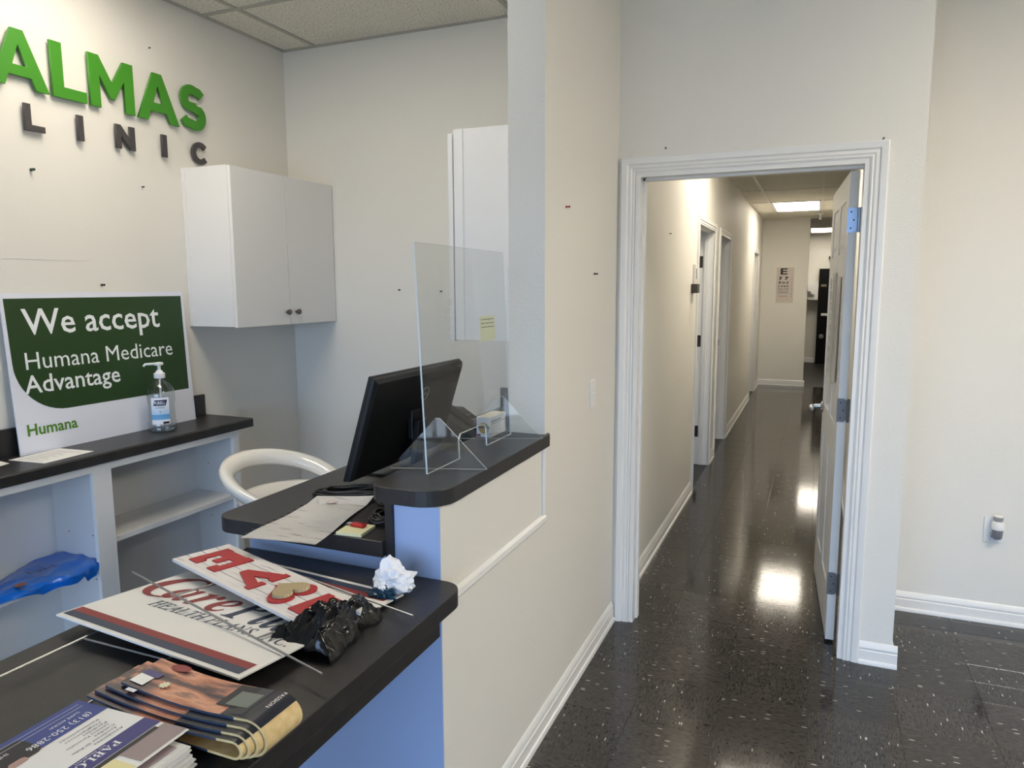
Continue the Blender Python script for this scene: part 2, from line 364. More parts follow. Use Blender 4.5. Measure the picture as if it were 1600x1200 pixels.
LAMPS = [(4.92, 6.14), (9.80, 11.02)]
for i in range(3):
    for a, c in zip(hy[1:], hy[:-1]):
        if i == 1 and any(abs(a-l[0]) < .01 for l in LAMPS): continue
        q = G(); q.box(hx[i], hx[i+1], a, c, ZH, ZH+.012); q.out('ceiling_tile', ceil_m, parent=hc)
barw = mat('white_grid_bar', (222, 218, 206), 0.4)
for x in hx[:3]: q = G(); q.box(max(x-.013, XW), x+.013, 3.7, 12.27, ZH-.007, ZH+.002); q.out('ceiling_bar', barw, parent=hc)
for y in hy[1:] + [12.258]: q = G(); q.box(XW, .25, y-.012, y+.012, ZH-.0065, ZH+.002); q.out('ceiling_bar', barw, parent=hc)
def troffer(x0, x1, y0, y1, z, m, label):
    t = thing('ceiling_light', label, 'ceiling light', ((x0+x1)/2, (y0+y1)/2, z), 'recessed ceiling lights')
    q = G()
    for a in ((x0, x1, y0, y0+.03), (x0, x1, y1-.03, y1), (x0, x0+.03, y0+.03, y1-.03), (x1-.03, x1, y0+.03, y1-.03)): q.box(*a, z-.008, z+.01)
    q.out('frame', white_m, t)
    q = G(); q.box(x0+.03, x1-.03, y0+.03, y1-.03, z-.003, z+.006); q.out('diffuser', m, t)
troffer(-.60, -.01, 4.93, 6.13, ZH, hall_lamp_m, 'glowing hallway ceiling light just behind the doorway header')
troffer(-.60, -.01, 9.81, 11.01, ZH, hall_lamp_m, 'glowing ceiling light in front of the wall with the eye chart')
troffer(-.20, .40, 14.55, 15.75, ZH+.01, hall_lamp_m, 'glowing ceiling light in the far room beyond the hallway')
LL = [(-2.66, -1.456, 1.738, 2.332), (1.15, 2.35, 1.60, 2.20)]
for k, L in enumerate(LL): troffer(*L, ZL, [desk_lamp_m, lobby_lamp_m][k], ['reception ceiling light nearest the green letter wall', 'lobby ceiling light beside the recessed right wall'][k])

# ------------------------------------------------------------------ trim
BASE = [(0,0),(.020,0),(.021,.008),(.017,.017),(.012,.019),(.012,.058),(.008,.062),(.011,.067),(.011,.074),(.007,.083),(.004,.092),(0,.096)]
def baseboard(name, p0, p1, nrm, m=white_m):
    p0, p1, nrm = Vector((*p0, 0)), Vector((*p1, 0)), Vector((*nrm, 0))
    q = G(); q.prism([p0 + nrm*d + Vector((0, 0, z)) for d, z in BASE], p1-p0); q.out(name, m, smooth=40, **ST)
baseboard('baseboard_counter', (XW, 1.544), (XW, 3.222), (1, 0))
baseboard('baseboard_front', (.227, YD), (.353+.020, YD), (0, -1))
baseboard('baseboard_corner', (.353, YD-.0), (.353, 3.87), (1, 0))
baseboard('baseboard_right', (.353, 3.87), (2.6, 3.87), (0, -1))
ha = 3.36
for i, (a, c) in enumerate(DOORS + [(12.28, 0)]):
    baseboard('baseboard_hall_%d' % (i+1), (XW, ha), (XW, min(a-.09, 12.27)), (1, 0)); ha = c+.09
baseboard('baseboard_end', (XW, 12.27), (-.155+.02, 12.27), (0, -1))
baseboard('baseboard_hall_right', (.25, 3.45), (.25, 12.29), (-1, 0))
baseboard('baseboard_far', (-2.2, 16.256), (.0, 16.256), (0, -1))
CAS = [(0,0),(0,.008),(.006,.011),(.012,.008),(.018,.012),(.030,.010),(.036,.015),(.048,.017),(.058,.018),(.063,.014),(.063,0)]
def casing(name, a, c, zt, place, parent=None, **kw):
    """U-shaped mitred casing round an opening a..c; place(s, z, d) turns it into a point"""
    q = G(); n = len(CAS)
    st = [[place(a-o, 0, d) for o, d in CAS], [place(a-o, zt+o, d) for o, d in CAS], [place(c+o, zt+o, d) for o, d in CAS], [place(c+o, 0, d) for o, d in CAS]]
    _, R = q.ring(st); q.bm.faces.new(R[0][::-1]); q.bm.faces.new(R[-1])
    bmesh.ops.recalc_face_normals(q.bm, faces=q.bm.faces[:])
    return q.out(name, white_m, parent=parent, smooth=30, **kw)
d1 = casing('door_1', -.760, .166, 2.066, lambda s_, z, d: (s_, YD-d, z), **ST)
q = G(); q.box(-.757, -.737, YD-.004, 3.364, 0, 2.046); q.box(.146, .166, YD-.004, 3.364, 0, 2.046); q.box(-.757, .166, YD-.004, 3.364, 2.046, 2.066)
q.box(-.737, -.727, 3.29, 3.325, 0, 2.046); q.box(-.737, .146, 3.29, 3.325, 2.036, 2.046)
q.out('door_jamb', white_m, parent=d1)
for i, (a, c) in enumerate(DOORS):
    d = casing('door_%d' % (i+2), a, c, DZ, lambda s_, z, dd: (XW+dd, s_, z), **ST)
    q = G(); q.box(-.975, XW+.003, a-.02, a, 0, DZ+.02); q.box(-.975, XW+.003, c, c+.02, 0, DZ+.02); q.box(-.975, XW+.003, a, c, DZ, DZ+.02)
    q.box(-.915, -.88, c-.01, c, 0, DZ); q.box(-.915, -.88, a, a+.01, 0, DZ); q.box(-.915, -.88, a, c, DZ-.01, DZ)
    q.out('door_jamb', white_m, parent=d)
    if i == 0:
        for z in (1.78, 1.10, .30): q = G(); q.box(-.962, -.925, c-.004, c, z-.05, z+.05, .002, 1); q.out('door_hinge', darkhinge_m, parent=d)
    if i == 1:
        q = G(); q.box(-.935, -.905, c-.004, c, .97, 1.03); q.out('strike_plate', darkhinge_m, parent=d)
    # the opened leaf inside the room
    q = G(); q.box(-.975-.80, -.975-.0, c-.05, c-.015, .01, DZ-.005, .003, 1)
    if i == 0: q.out('door_leaf', door_m, parent=d)
    else: q.bm.free()
# chair-rail trim of the counter wall
q = G(); q.prism([(XW, 1.546, .772), (XW+.010, 1.546, .772), (XW+.014, 1.546, .780), (XW+.012, 1.546, .794), (XW, 1.546, .800)], (0, .742, 0)); q.out('trim_1', white_m, **ST)
q = G(); q.box(XW, XW+.010, 2.268, 2.290, .800, 1.034, .003, 1); q.out('trim_2', white_m, **ST)

# ------------------------------------------------------------------ entrance door leaf
leaf = thing('entrance_door', 'white six-panel door standing open into the hallway', 'door', (.101, 3.377, .012))
leaf.rotation_euler = (0, 0, math.radians(90+3.3))
def lbox(q, x0, x1, y0, y1, z0, z1, bev=0): return q.box(x0, x1, y0, y1, z0, z1, bev)
LW, LH = .872, 2.028; ZR = [0, .22, .80, .95, 1.60, 1.70, 1.92, LH]; XR = [0, .115, .39, .482, .757, LW]
q = G(); q.box(.002, LW-.002, -.029, -.006, .002, LH-.002)
for x0, x1 in ((XR[0], XR[1]), (XR[2], XR[3]), (XR[4], XR[5])): q.box(x0, x1, -.035, 0, 0, LH, .001, 1)
for z0, z1 in ((ZR[0], ZR[1]), (ZR[2], ZR[3]), (ZR[4], ZR[5]), (ZR[6], ZR[7])):
    q.box(XR[1], XR[2], -.0349, -.0001, z0, z1); q.box(XR[3], XR[4], -.0349, -.0001, z0, z1)
def lout(q, name, m, parent=leaf, smooth=False, **t):
    for v in q.bm.verts: v.co += Vector(leaf.location)
    return q.out(name, m, parent=parent, smooth=smooth, **t)
lout(q, 'leaf_frame', door_m)
for x0, x1 in ((XR[1], XR[2]), (XR[3], XR[4])):
    for z0, z1 in ((ZR[1], ZR[2]), (ZR[3], ZR[4]), (ZR[5], ZR[6])):
        q = G(); i0, i1 = .012, .045
        for sgn, yo, yi in ((1, -.009, -.002), (-1, -.026, -.033)):
            o_ = [(x0+i0, yo, z0+i0), (x1-i0, yo, z0+i0), (x1-i0, yo, z1-i0), (x0+i0, yo, z1-i0)]
            n_ = [(x0+i1, yi, z0+i1), (x1-i1, yi, z0+i1), (x1-i1, yi, z1-i1), (x0+i1, yi, z1-i1)]
            b_ = [(p[0], -.0175, p[2]) for p in o_]
            _, R = q.ring([b_, o_, n_]); q.bm.faces.new(R[-1])
        bmesh.ops.recalc_face_normals(q.bm, faces=q.bm.faces[:])
        lout(q, 'panel', door_m)
sky_hinge_m = mat('sky_tinted_hinge_metal', (168, 192, 226), .38, metal=.8)  # pale blue base colour paints the reflected sky onto the top hinge
for z, mm in ((1.83, sky_hinge_m), (1.035, hinge_m), (.262, hinge_m)):
    q = G(); pts = rrect(-.033, .004, z-.050, z+.050, [.014, 0, 0, .014])
    q.prism([(-.002, y, zz) for y, zz in pts], (-.003, 0, 0))
    q.tube([(-.004, -.040, z-.05), (-.004, -.040, z+.05)], .006, 10); hg = lout(q, 'hinge', mm)
    if mm is sky_hinge_m: hg['label'] = 'polished hinge at the top, sky reflection in its colour'
    q = G()
    for y, zz in ((-.010, z-.033), (-.020, z), (-.010, z+.033)): q.lathe([(.003, -.005), (.0035, -.0062), (.002, -.0072)], (0, y, zz), 8, axis='X')
    lout(q, 'screw', darkhinge_m, parent=hg)
q = G(); q.lathe([(.028, 0), (.030, .004), (.026, .010), (.012, .014), (.010, .045)], (LW-.065, 0, .925), 20, axis='Y')
for v in q.bm.verts: v.co.y = -v.co.y
q.tube([(LW-.065, .044, .925), (LW-.066, .058, .925), (LW-.085, .064, .926), (LW-.13, .064, .926), (LW-.175, .060, .924)], [.010, .010, .009, .008, .007], 10)
bmesh.ops.recalc_face_normals(q.bm, faces=q.bm.faces[:])
lout(q, 'handle', chrome_m, smooth=40)

# things fixed to the leaf: two hanging paper sheets (rest on the door: things of their own)
def on_leaf(x, y, z):
    a = math.radians(93.3); return Vector((.101 + x*math.cos(a) - y*math.sin(a), 3.377 + x*math.sin(a) + y*math.cos(a), .012 + z))
for (x0, x1, z0, z1, nm, lb) in ((.14, .33, 1.13, 1.60, 'hanging_paper', 'plain white sheet hanging on the open door nearer its hinges'), (.36, .56, 1.10, 1.62, 'hanging_chart', 'white chart with a column of black marks hanging on the open door')):
    q = G(); q.grid(lambda u, v: on_leaf(x0+(x1-x0)*u, .004 + .006*math.sin(u*3.1)*(1-v) + .004*(1-v), z0+(z1-z0)*v), 8, 6)
    ext = bmesh.ops.solidify(q.bm, geom=q.bm.faces[:], thickness=.0006)
    c0 = on_leaf((x0+x1)/2, 0, z0)
    t = thing(nm, lb, 'paper', c0)
    q.out('sheet', paper_m, t, smooth=True)
    if nm == 'hanging_chart':
        q = G()
        for k in range(9):
            s_ = .040*(1-k*.075); zc = z1-.07-k*.05
            q.text('E' if k == 0 else random.choice(['F P', 'T O Z', 'L P E D', 'P E C F D']) if k < 4 else 'E D F C Z P', on_leaf((x0+x1)/2, .016, zc), on_leaf(-1, 0, 0)-on_leaf(0, 0, 0), (0, 0, 1), height=s_*.9, width=.05 if k == 0 else .11, align='CENTER', depth=.0)
        q.out('chart_letters', ink_m, t, kind='stuff')

# ------------------------------------------------------------------ letters on the sign wall
def letter(name, loops, m, label, group, y0, depth=.012, off=.012):
    """loops in (y, z) wall coordinates"""
    zc = min(p[1] for p in loops[0]); me = loop_mesh(loops, depth, .0012)
    for v in me.vertices: v.co = Vector((v.co.z, v.co.x - y0, v.co.y - zc))
    me.materials.append(m); t = thing(name, label, 'letter', (XS+off, y0, zc), group)
    o = bpy.data.objects.new('letter_face', me); COL.objects.link(o); o.parent = t
    q = G()
    ys_ = sorted(p[0] for p in loops[0]); 
    for yy in ((ys_[0]*.7+ys_[-1]*.3), (ys_[0]*.3+ys_[-1]*.7)):
        pass
    return t
GRP1, GRP2 = 'green letters of the wall sign', 'grey letters of the wall sign'
gz0, gz1 = 2.346, 2.560
def A_loops(y0, y1):
    c = (y0+y1)/2; w_ = (y1-y0); hw = .0235
    def zf(t): return gz0 + (gz1-gz0)*t
    outer = [(y0, gz0), (y0+.052, gz0), (y0+.068, zf(.20)), (y1-.068, zf(.20)), (y1-.052, gz0), (y1, gz0), (c+hw, gz1), (c-hw, gz1)]
    inner = [(y0+.085, zf(.375)), (c, zf(.76)), (y1-.085, zf(.375))]
    return [outer, inner]
tA = letter('sign_letter', A_loops(1.880, 2.107), green_m, 'green raised letter A at the left edge, before the green L', GRP1, 1.99)
letter('sign_letter', [[(2.124, gz0), (2.272, gz0), (2.272, gz0+.042), (2.172, gz0+.042), (2.172, gz1), (2.124, gz1)]], green_m, 'green raised letter L between a green A and the green M', GRP1, 2.2)
letter('sign_letter', [[(2.291, gz0), (2.338, gz0), (2.338, gz0+.136), (2.390, gz0+.046), (2.408, gz0+.046), (2.461, gz0+.136), (2.461, gz0), (2.508, gz0), (2.508, gz1), (2.460, gz1), (2.399, gz1-.104), (2.339, gz1), (2.291, gz1)]], green_m, 'green raised letter M, widest of the green letters', GRP1, 2.4)
letter('sign_letter', A_loops(2.527, 2.757), green_m, 'green raised letter A between the green M and S', GRP1, 2.64)
r_ = .0445; cs = 2.851
Sp = [(cs+.052, gz1-.046), (cs+.036, gz1-.030)] + arc(cs-.006, gz1-.067, .0445, 62, 235, 14) + [(cs, gz0+.110), (cs+.022, gz0+.098)] + arc(cs+.008, gz0+.0675, .0445, 52, -118, 14)[1:] + [(cs-.045, gz0+.034), (cs-.058, gz0+.050)]
Sp = [(cs + (p[0]-cs)*1.05, p[1]) for p in Sp]
letter('sign_letter', [stroke(Sp, .043)], green_m, 'green raised letter S, last of the green word', GRP1, 2.85)
dz0, dz1 = 2.190, 2.290
letter('sign_letter', [[(1.998, dz0), (2.076, dz0), (2.076, dz0+.021), (2.022, dz0+.021), (2.022, dz1), (1.998, dz1)]], greyletter_m, 'small grey letter L under the first green A', GRP2, 2.03)
letter('sign_letter', [[(2.221, dz0), (2.246, dz0), (2.246, dz1), (2.221, dz1)]], greyletter_m, 'small grey letter I under the green L', GRP2, 2.23)
letter('sign_letter', [[(2.402, dz0), (2.426, dz0), (2.426, dz0+.058), (2.474, dz0), (2.498, dz0), (2.498, dz1), (2.474, dz1), (2.474, dz1-.058), (2.426, dz1), (2.402, dz1)]], greyletter_m, 'small grey letter N under the green M', GRP2, 2.45)
letter('sign_letter', [[(2.649, dz0), (2.675, dz0), (2.675, dz1), (2.649, dz1)]], greyletter_m, 'small grey letter I under the second green A', GRP2, 2.66)
letter('sign_letter', [stroke(arc(2.880, (dz0+dz1)/2, .0415, 42, 318, 22), .024)], greyletter_m, 'small grey letter C just above the wall cabinet', GRP2, 2.88)

# ------------------------------------------------------------------ cabinets
CB, CT = 1.385, 2.155
cab = thing('wall_cabinet', 'white two-door wall cabinet under the grey C in the corner', 'cabinet', (XS, 3.15, CB))
q = G(); q.box(XS+.001, -2.617, 2.790, 3.544, CB, CB+.018); q.box(XS+.001, -2.617, 2.790, 3.544, CT-.018, CT); q.box(XS+.001, -2.617, 2.772, 2.790, CB, CT, .001); q.box(XS+.001, -2.617, 3.544, 3.562, CB, CT); q.box(XS+.001, XS+.012, 2.79, 3.544, CB+.018, CT-.018)
q.box(XS+.001, XS+.022, 2.768, 2.772, CB, CT, .0015)
q.out('carcass', lam_m, cab)
for y0, y1, ky in ((2.770, 3.158, 3.128), (3.162, 3.560, 3.205)):
    q = G(); q.box(-2.614, -2.595, y0, y1, CB-.004, CT-.004, .0015); dr = q.out('door', lam_m, cab)
    q = G(); q.lathe([(.006, 0), (.006, .012), (.014, .014), (.015, .026), (.010, .030)], (-2.595, ky, CB+.062), 16, axis='X'); q.out('knob', metal_m, dr, smooth=40)
cab2 = thing('wall_cabinet', 'white wall cabinet half hidden behind the pillar above the clear screen', 'cabinet', (-.967, 2.9, 1.370))
q = G(); B2, T2 = 1.370, 2.163
q.box(-1.300, -.968, 2.555, 2.573, B2, T2, .001); q.box(-1.300, -.968, 3.30, 3.318, B2, T2); q.box(-1.300, -.968, 2.573, 3.30, B2, B2+.018); q.box(-1.300, -.968, 2.573, 3.30, T2-.018, T2); q.box(-.978, -.968, 2.573, 3.30, B2, T2)
q.box(-1.300, -1.262, 2.553, 2.555, B2, T2)
q.out('carcass', lam_m, cab2)
for y0, y1, ky in ((2.553, 2.934, 2.90), (2.938, 3.318, 2.97)):
    q = G(); q.box(-1.325, -1.305, y0, y1, B2-.004, T2-.014, .0015); dr = q.out('door', lam_m, cab2)
    q = G(); q.lathe([(.006, 0), (.006, .012), (.014, .014), (.015, .026), (.010, .030)], (-1.325, ky, B2+.062), 16, axis='X')
    for v in q.bm.verts: v.co.x = -2.65 - v.co.x
    bmesh.ops.recalc_face_normals(q.bm, faces=q.bm.faces[:]); q.out('knob', metal_m, dr, smooth=40)

# shelf unit under the back counter
XF = -2.610; XB = -2.889
su = thing('shelf_unit', 'open white shelf unit below the long black back counter', 'shelf unit', (XF, 1.6, 0))
q = G(); q.box(XB, XB+.008, .60, 2.752, .0, .884); q.out('back_panel', lam_in_m, su)
for y0, y1 in ((2.734, 2.752), (1.975, 1.993), (1.205, 1.223), (.60, .618)):
    q = G(); q.box(XB+.008, XF-.018, y0, y1, .0, .884); q.out('side_panel', lam_in_m, su)
for y0, y1 in ((2.712, 2.752), (1.957, 2.040), (1.18, 1.25), (.60, .64)):
    q = G(); q.box(XF-.018, XF, y0, y1, .0, .884, .001); q.out('face_stile', lam_m, su)
for y0, y1 in ((2.040, 2.712), (1.25, 1.957), (.64, 1.18)):
    q = G(); q.box(XF-.018, XF, y0, y1, .852, .884, .001); q.out('face_rail', lam_m, su)
    q = G(); q.box(XF-.018, XF, y0, y1, .0, .09, .001); q.out('face_rail', lam_m, su)
for y0, y1, z in ((1.993, 2.734, .536), (1.223, 1.975, .452), (.618, 1.205, .452), (1.993, 2.734, .09), (1.223, 1.975, .09), (.618, 1.205, .09)):
    q = G(); q.box(XB+.008, XF-.020, y0, y1, z-.001, z+.021, .001); q.out('shelf', lam_m, su)
for (y, xs_, zs_) in ((1.9749, (-2.80, -2.66), (.585, .40)), (2.7339, (-2.80, -2.66), (.70, .43))):
    for x in xs_:
        q = G()
        for z in zs_: q.lathe([(.003, 0), (.003, .0006)], (x, y, z), 8, axis='Y')
        q.out('pin_holes', ink_m, su, kind='stuff')
bc = thing('back_counter', 'black laminate counter along the wall with the green letters', 'counter', (-2.74, 1.7, .884))
q = G(); q.prism([(-2.9, .58, .884), (-2.595, .58, .884), (-2.595, .58, .920), (-2.601, .58, .926), (-2.9, .58, .926)], (0, 2.26, 0)); q.out('countertop', ctr_m, bc)
q = G(); q.box(-2.9, -2.882, .58, 2.818, .926, 1.034, .001); q.out('backsplash', ctr_m, bc)

# green and white insurance board leaning on the wall
SB, SU = Vector((-2.842, 1.836, .9262)), Vector((-.040, 0, .632)).normalized(); SR = Vector((0, 1, 0)); SN = SR.cross(SU)
sg = thing('insurance_board', 'large white and dark green board leaning against the wall', 'sign', (-2.842, 2.28, .926))
def sp3(y, v, d=.0): return SB + SR*y + SU*v + SN*d
q = G(); q.prism([sp3(0, 0, -.006), sp3(.876, 0, -.006), sp3(.876, .634, -.006), sp3(0, .634, -.006)], SN*.006); q.out('board', signwhite_m, sg)
gp = [(-.02+.022, .612), (.850, .612), (.835, .160)] + [(.835-.62*t, .160-.004*t) for t in (.5, .95)] + arc(.200, .350, .196, 265, 180, 12)
gp = [(.012, .612), (.863, .612), (.852, .158), (.22, .158)] + [(.22-.205*math.sin(a), .158+.20*(1-math.cos(a))) for a in [k*math.pi/24 for k in range(1, 13)]]
q = G(); q.poly([sp3(y, v, .0006) for y, v in gp]); bmesh.ops.recalc_face_normals(q.bm, faces=q.bm.faces[:]); gpn = q.out('green_panel', signgreen_m, sg)
for tx, y_, v_, w_ in (('We accept', .074, .470, .648), ('Humana Medicare', .066, .332, .712), ('Advantage', .050, .238, .428)):
    q = G(); q.text(tx, sp3(y_, v_, .0), SR, SU, width=w_, depth=.0012, bold=0 if 'M' in tx else .010); q.out('lettering', printwhite_m, gpn)
q = G(); q.text('Humana', sp3(.038, .072, .0), SR, SU, width=.212, depth=.0012, bold=.022); q.out('wordmark', printgreen_m, sg)

# hand sanitizer
bx, by = -2.762, 2.440
sz = thing('sanitizer_bottle', 'clear pump bottle of hand sanitizer on the back counter', 'bottle', (bx, by, .9262))
BP = [(.050, .0), (.062, .002), (.066, .008), (.0655, .040), (.061, .048), (.0605, .120), (.064, .140), (.065, .165), (.060, .192), (.044, .214), (.026, .226), (.0185, .234), (.0185, .250)]
q = G(); q.lathe([(r_*.96, .9264+z) for r_, z in BP], (bx, by, 0), 36, sx=.90, caps=False); q.out('bottle_body', bottle_m, sz, smooth=50)
q = G(); q.lathe([(.058, .929), (.058, .948), (.0565, .951)], (bx, by, 0), 30, sx=.90); q.out('gel', bottle_m, sz, smooth=50)
q = G(); q.lathe([(.023, 1.168), (.024, 1.170), (.024, 1.190), (.017, 1.193), (.013, 1.202), (.007, 1.205), (.007, 1.228)], (bx, by, 0), 20); q.box(bx-.013, bx+.013, by-.020, by+.016, 1.226, 1.240, .004)
q.tube([(bx-.018, by-.012, 1.233), (bx-.05, by-.03, 1.231), (bx-.056, by-.034, 1.222)], .0055, 8); q.tube([(bx, by, 1.17), (bx, by, .945)], .0045, 8); q.out('pump', printwhite_m, sz, smooth=40)
lab = mat('blue_white_label', None, .4); nt, b = nodes(lab); tc = nt.nodes.new('ShaderNodeTexCoord'); sx_ = nt.nodes.new('ShaderNodeSeparateXYZ'); nt.links.new(tc.outputs['Object'], sx_.inputs[0])
mr = nt.nodes.new('ShaderNodeMapRange'); mr.inputs['From Min'].default_value = .036; mr.inputs['From Max'].default_value = .158; nt.links.new(sx_.outputs['Z'], mr.inputs['Value'])
r = ramp(nt, mr.outputs[0], [(0, (240, 240, 245)), (.17, (240, 240, 245)), (.18, (110, 170, 220)), (.36, (90, 160, 215)), (.38, (180, 212, 240)), (.75, (240, 242, 250))]); nt.links.new(r.outputs[0], b.inputs['Base Color'])
def bot(a, z, d=.0): return Vector((bx + (.0565+d)*math.cos(a), by + (.0625+d)*math.sin(a), .926+z))
q = G(); q.grid(lambda u, v: bot(math.radians(-82+74*u), .036+.122*v, .001), 14, 1); lb_ = q.out('label', lab, sz, smooth=True)
am = math.radians(-45); lr = (bot(am+.1, 1)-bot(am-.1, 1)).normalized()
q = G(); q.grid(lambda u, v: bot(math.radians(-72+50*u+6*v), .122+.026*v, .0022), 10, 1); q.out('label_band', mat('deep_navy_print', (24, 30, 78), .4), lb_)
def wrap(q):
    for v in q.bm.verts:
        d_ = (v.co-bot(am, 0)).dot(lr); v.co = bot(am + d_/.0625, v.co.z-.926, .0030)
q = G(); q.text('PURELL', bot(am, .1275, .0045), lr, (0, 0, 1), width=.046, height=.015, align='CENTER', depth=.001, bold=.01); wrap(q); q.out('label_brand', printwhite_m, lb_)
q = G(); q.text('ADVANCED', bot(am, .110, .0032), lr, (0, 0, 1), width=.040, height=.006, align='CENTER', depth=.0005)
q.text('T', bot(am, .088, .0032), lr, (0, 0, 1), height=.010, align='CENTER', depth=.0005); wrap(q)
q.poly([bot(math.radians(a), z, .0024) for a, z in ((-36, .038), (-12, .038), (-12, .048), (-36, .048))]); q.out('label_print', ink_m, lb_, kind='stuff')

# papers on the back counter
def sheet(name, pts, z, th, label, m=paper_m, lines=0, group=None):
    c = sum((Vector((*p, 0)) for p in pts), Vector())/4; t = thing(name, label, 'paper', (c.x, c.y, z), group)
    q = G(); q.prism([(*p, z) for p in pts], (0, 0, th)); q.out('page', m, t)
    if lines:
        a, b_, d = Vector((*pts[0], 0)), Vector((*pts[1], 0)), Vector((*pts[3], 0)); q = G()
        for k in range(lines):
            v = .10 + .8*k/lines; w0, w1 = .10, random.uniform(.55, .92)
            P = [a+(d-a)*v+(b_-a)*w0, a+(d-a)*v+(b_-a)*w1, a+(d-a)*(v+.022)+(b_-a)*w1, a+(d-a)*(v+.022)+(b_-a)*w0]
            q.poly([(p.x, p.y, z+th+.0003) for p in P])
        bmesh.ops.recalc_face_normals(q.bm, faces=q.bm.faces[:]); q.out('print_lines', mat('grey_ink', (196, 192, 190), .6), t, kind='stuff')
    return t
sheet('paper_sheet', [(-2.820, 1.775), (-2.640, 1.790), (-2.655, 2.005), (-2.835, 1.990)], .9265, .0012, 'printed white sheet on the back counter below the leaning board', lines=12)
sheet('paper_note', [(-2.83, 1.66), (-2.752, 1.70), (-2.765, 1.742), (-2.83, 1.75)], .9265, .001, 'small white note cut by the left edge on the back counter')

# blue plastic bag on the shelf
bag_m = mat('blue_plastic_film', (20, 104, 206), .22, coat=.3)
bg_t = thing('plastic_bag', 'crumpled blue plastic bag hanging over the edge of the left shelf', 'bag', (-2.68, 1.76, .472))
def blue(u, v):
    # u along y, v from the back of the shelf to the hanging front
    yb_ = 1.52 + .46*u; back = -2.86 + .05*math.sin(5*u) + (.10 if u < .35 else 0)*(1-u/.35)
    flat = -2.612 - back
    hang = .004 + .045*max(0, math.sin((u-.12)*3.3))*(1-.4*abs(math.sin(8*u))) + (.03 if .86 < u < .97 else 0)
    s_ = v*(flat + hang)
    if s_ < flat: x, z = back+s_, .477 + .012*math.sin(math.pi*min(1, s_/flat))*(.6+.4*math.sin(7*u))
    else: x, z = -2.606 + .010*math.sin(11*u), .477 - (s_-flat)*1.0
    nn = noise.noise(Vector((u*7, v*6, 1.3)))*.008
    return Vector((x + abs(nn)*.4*(1 if s_ > flat else 0) + .002, yb_ + .03*v*math.sin(6*u), z + .006 + nn*(1 if s_ < flat else .3)))
q = G(); q.grid(blue, 40, 34); q.out('film', bag_m, bg_t, smooth=True)
q = G(); q.text('Labs', (-2.70, 1.74, .504), (.12, 1, 0), (-1, .12, 0), width=.10, depth=.0); q.out('print', ink_m, bg_t)
q = G(); q.poly([(-2.640+.016*math.cos(a), 1.662+.022*math.sin(a), .503) for a in [k*math.pi/8 for k in range(16)]]); q.out('sticker', mat('brown_sticker', (150, 90, 60), .5), bg_t)

# ------------------------------------------------------------------ stool
sc_ = Vector((-2.03, 2.42, 0)); st = thing('bar_stool', 'glossy white bucket stool with a ring back behind the desk', 'stool', (sc_.x, sc_.y, 0))
def ringpt(phi, k):
    a = math.pi + phi; t = max(0.0, math.cos(phi*.62)); top = .700 + .170*t**1.2; r0 = .215 + .030*t
    cx, cz = r0, top - .036
    if k is None: return a
    ang = k*2*math.pi/10; ww, hh = .028, .026+.010*t
    rr_ = cx + ww*math.cos(ang) + .012*math.sin(ang); return sc_ + Vector((rr_*math.cos(a), rr_*math.sin(a)*1.05, cz + hh*math.sin(ang)))
q = G(); N = 40; rings = []
for i in range(N+1):
    phi = math.radians(-128 + 256*i/N); rings.append([ringpt(phi, k) for k in range(10)])
_, R = q.ring(rings); q.bm.faces.new(R[0][::-1]); q.bm.faces.new(R[-1]); bmesh.ops.recalc_face_normals(q.bm, faces=q.bm.faces[:]); q.out('ring_back', stool_m, st, smooth=True)
q = G(); q.lathe([(.03, .628), (.13, .634), (.185, .655), (.205, .685), (.212, .705), (.208, .712), (.198, .706), (.180, .692), (.12, .682), (.0, .680)], sc_, 40, caps=False, sy=1.05); q.out('seat', stool_m, st, smooth=True)
q = G(); q.tube([sc_ + Vector((0, 0, .02)), sc_ + Vector((0, 0, .63))], .028, 20); q.out('gas_column', chrome_m, st, smooth=40)
q = G(); q.lathe([(.205, 0), (.205, .008), (.15, .020), (.04, .036), (.03, .05)], sc_, 32); q.out('base', chrome_m, st, smooth=40)
q = G(); q.tube([sc_ + Vector((.15*math.cos(a), .15*math.sin(a), .28)) for a in [k*2*math.pi/24 for k in range(24)]], .009, 8, True); q.tube([sc_+Vector((-.15, 0, .28)), sc_+Vector((.15, 0, .28))], .008, 8); q.out('footrest', chrome_m, st, smooth=True)

# ------------------------------------------------------------------ desk, counters
desk = thing('reception_desk', 'dark desk top behind the half wall, carrying the monitor', 'desk', (-1.25, 2.4, .895))
q = G(); q.prism([(x, y, .895) for x, y in rrect(-1.545, -.988, 1.512, 3.56, [.055, .002, .002, .002])], (0, 0, .042), .002); q.out('desktop', ctr_m, desk)
q = G(); q.box(-.9875, -.9685, 1.528, 3.55, .880, 1.034); q.box(-1.545, -.99, 3.545, 3.563, .937, 1.04); q.out('backsplash', ctr_m, desk)
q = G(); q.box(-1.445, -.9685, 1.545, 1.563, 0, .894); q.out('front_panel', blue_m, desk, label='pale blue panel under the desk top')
q = G(); q.box(-1.44, -.969, 1.563, 3.56, .80, .894); q.out('apron', lam_in_m, desk)
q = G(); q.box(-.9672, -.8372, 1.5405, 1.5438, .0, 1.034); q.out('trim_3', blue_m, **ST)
tc_ = thing('transaction_counter', 'raised black counter with rounded ends on the half wall', 'counter', (-.93, 1.93, 1.034))
pts = rrect(-1.042, -.822, 1.522, 2.296, [.075, .085, 0, 0]) 
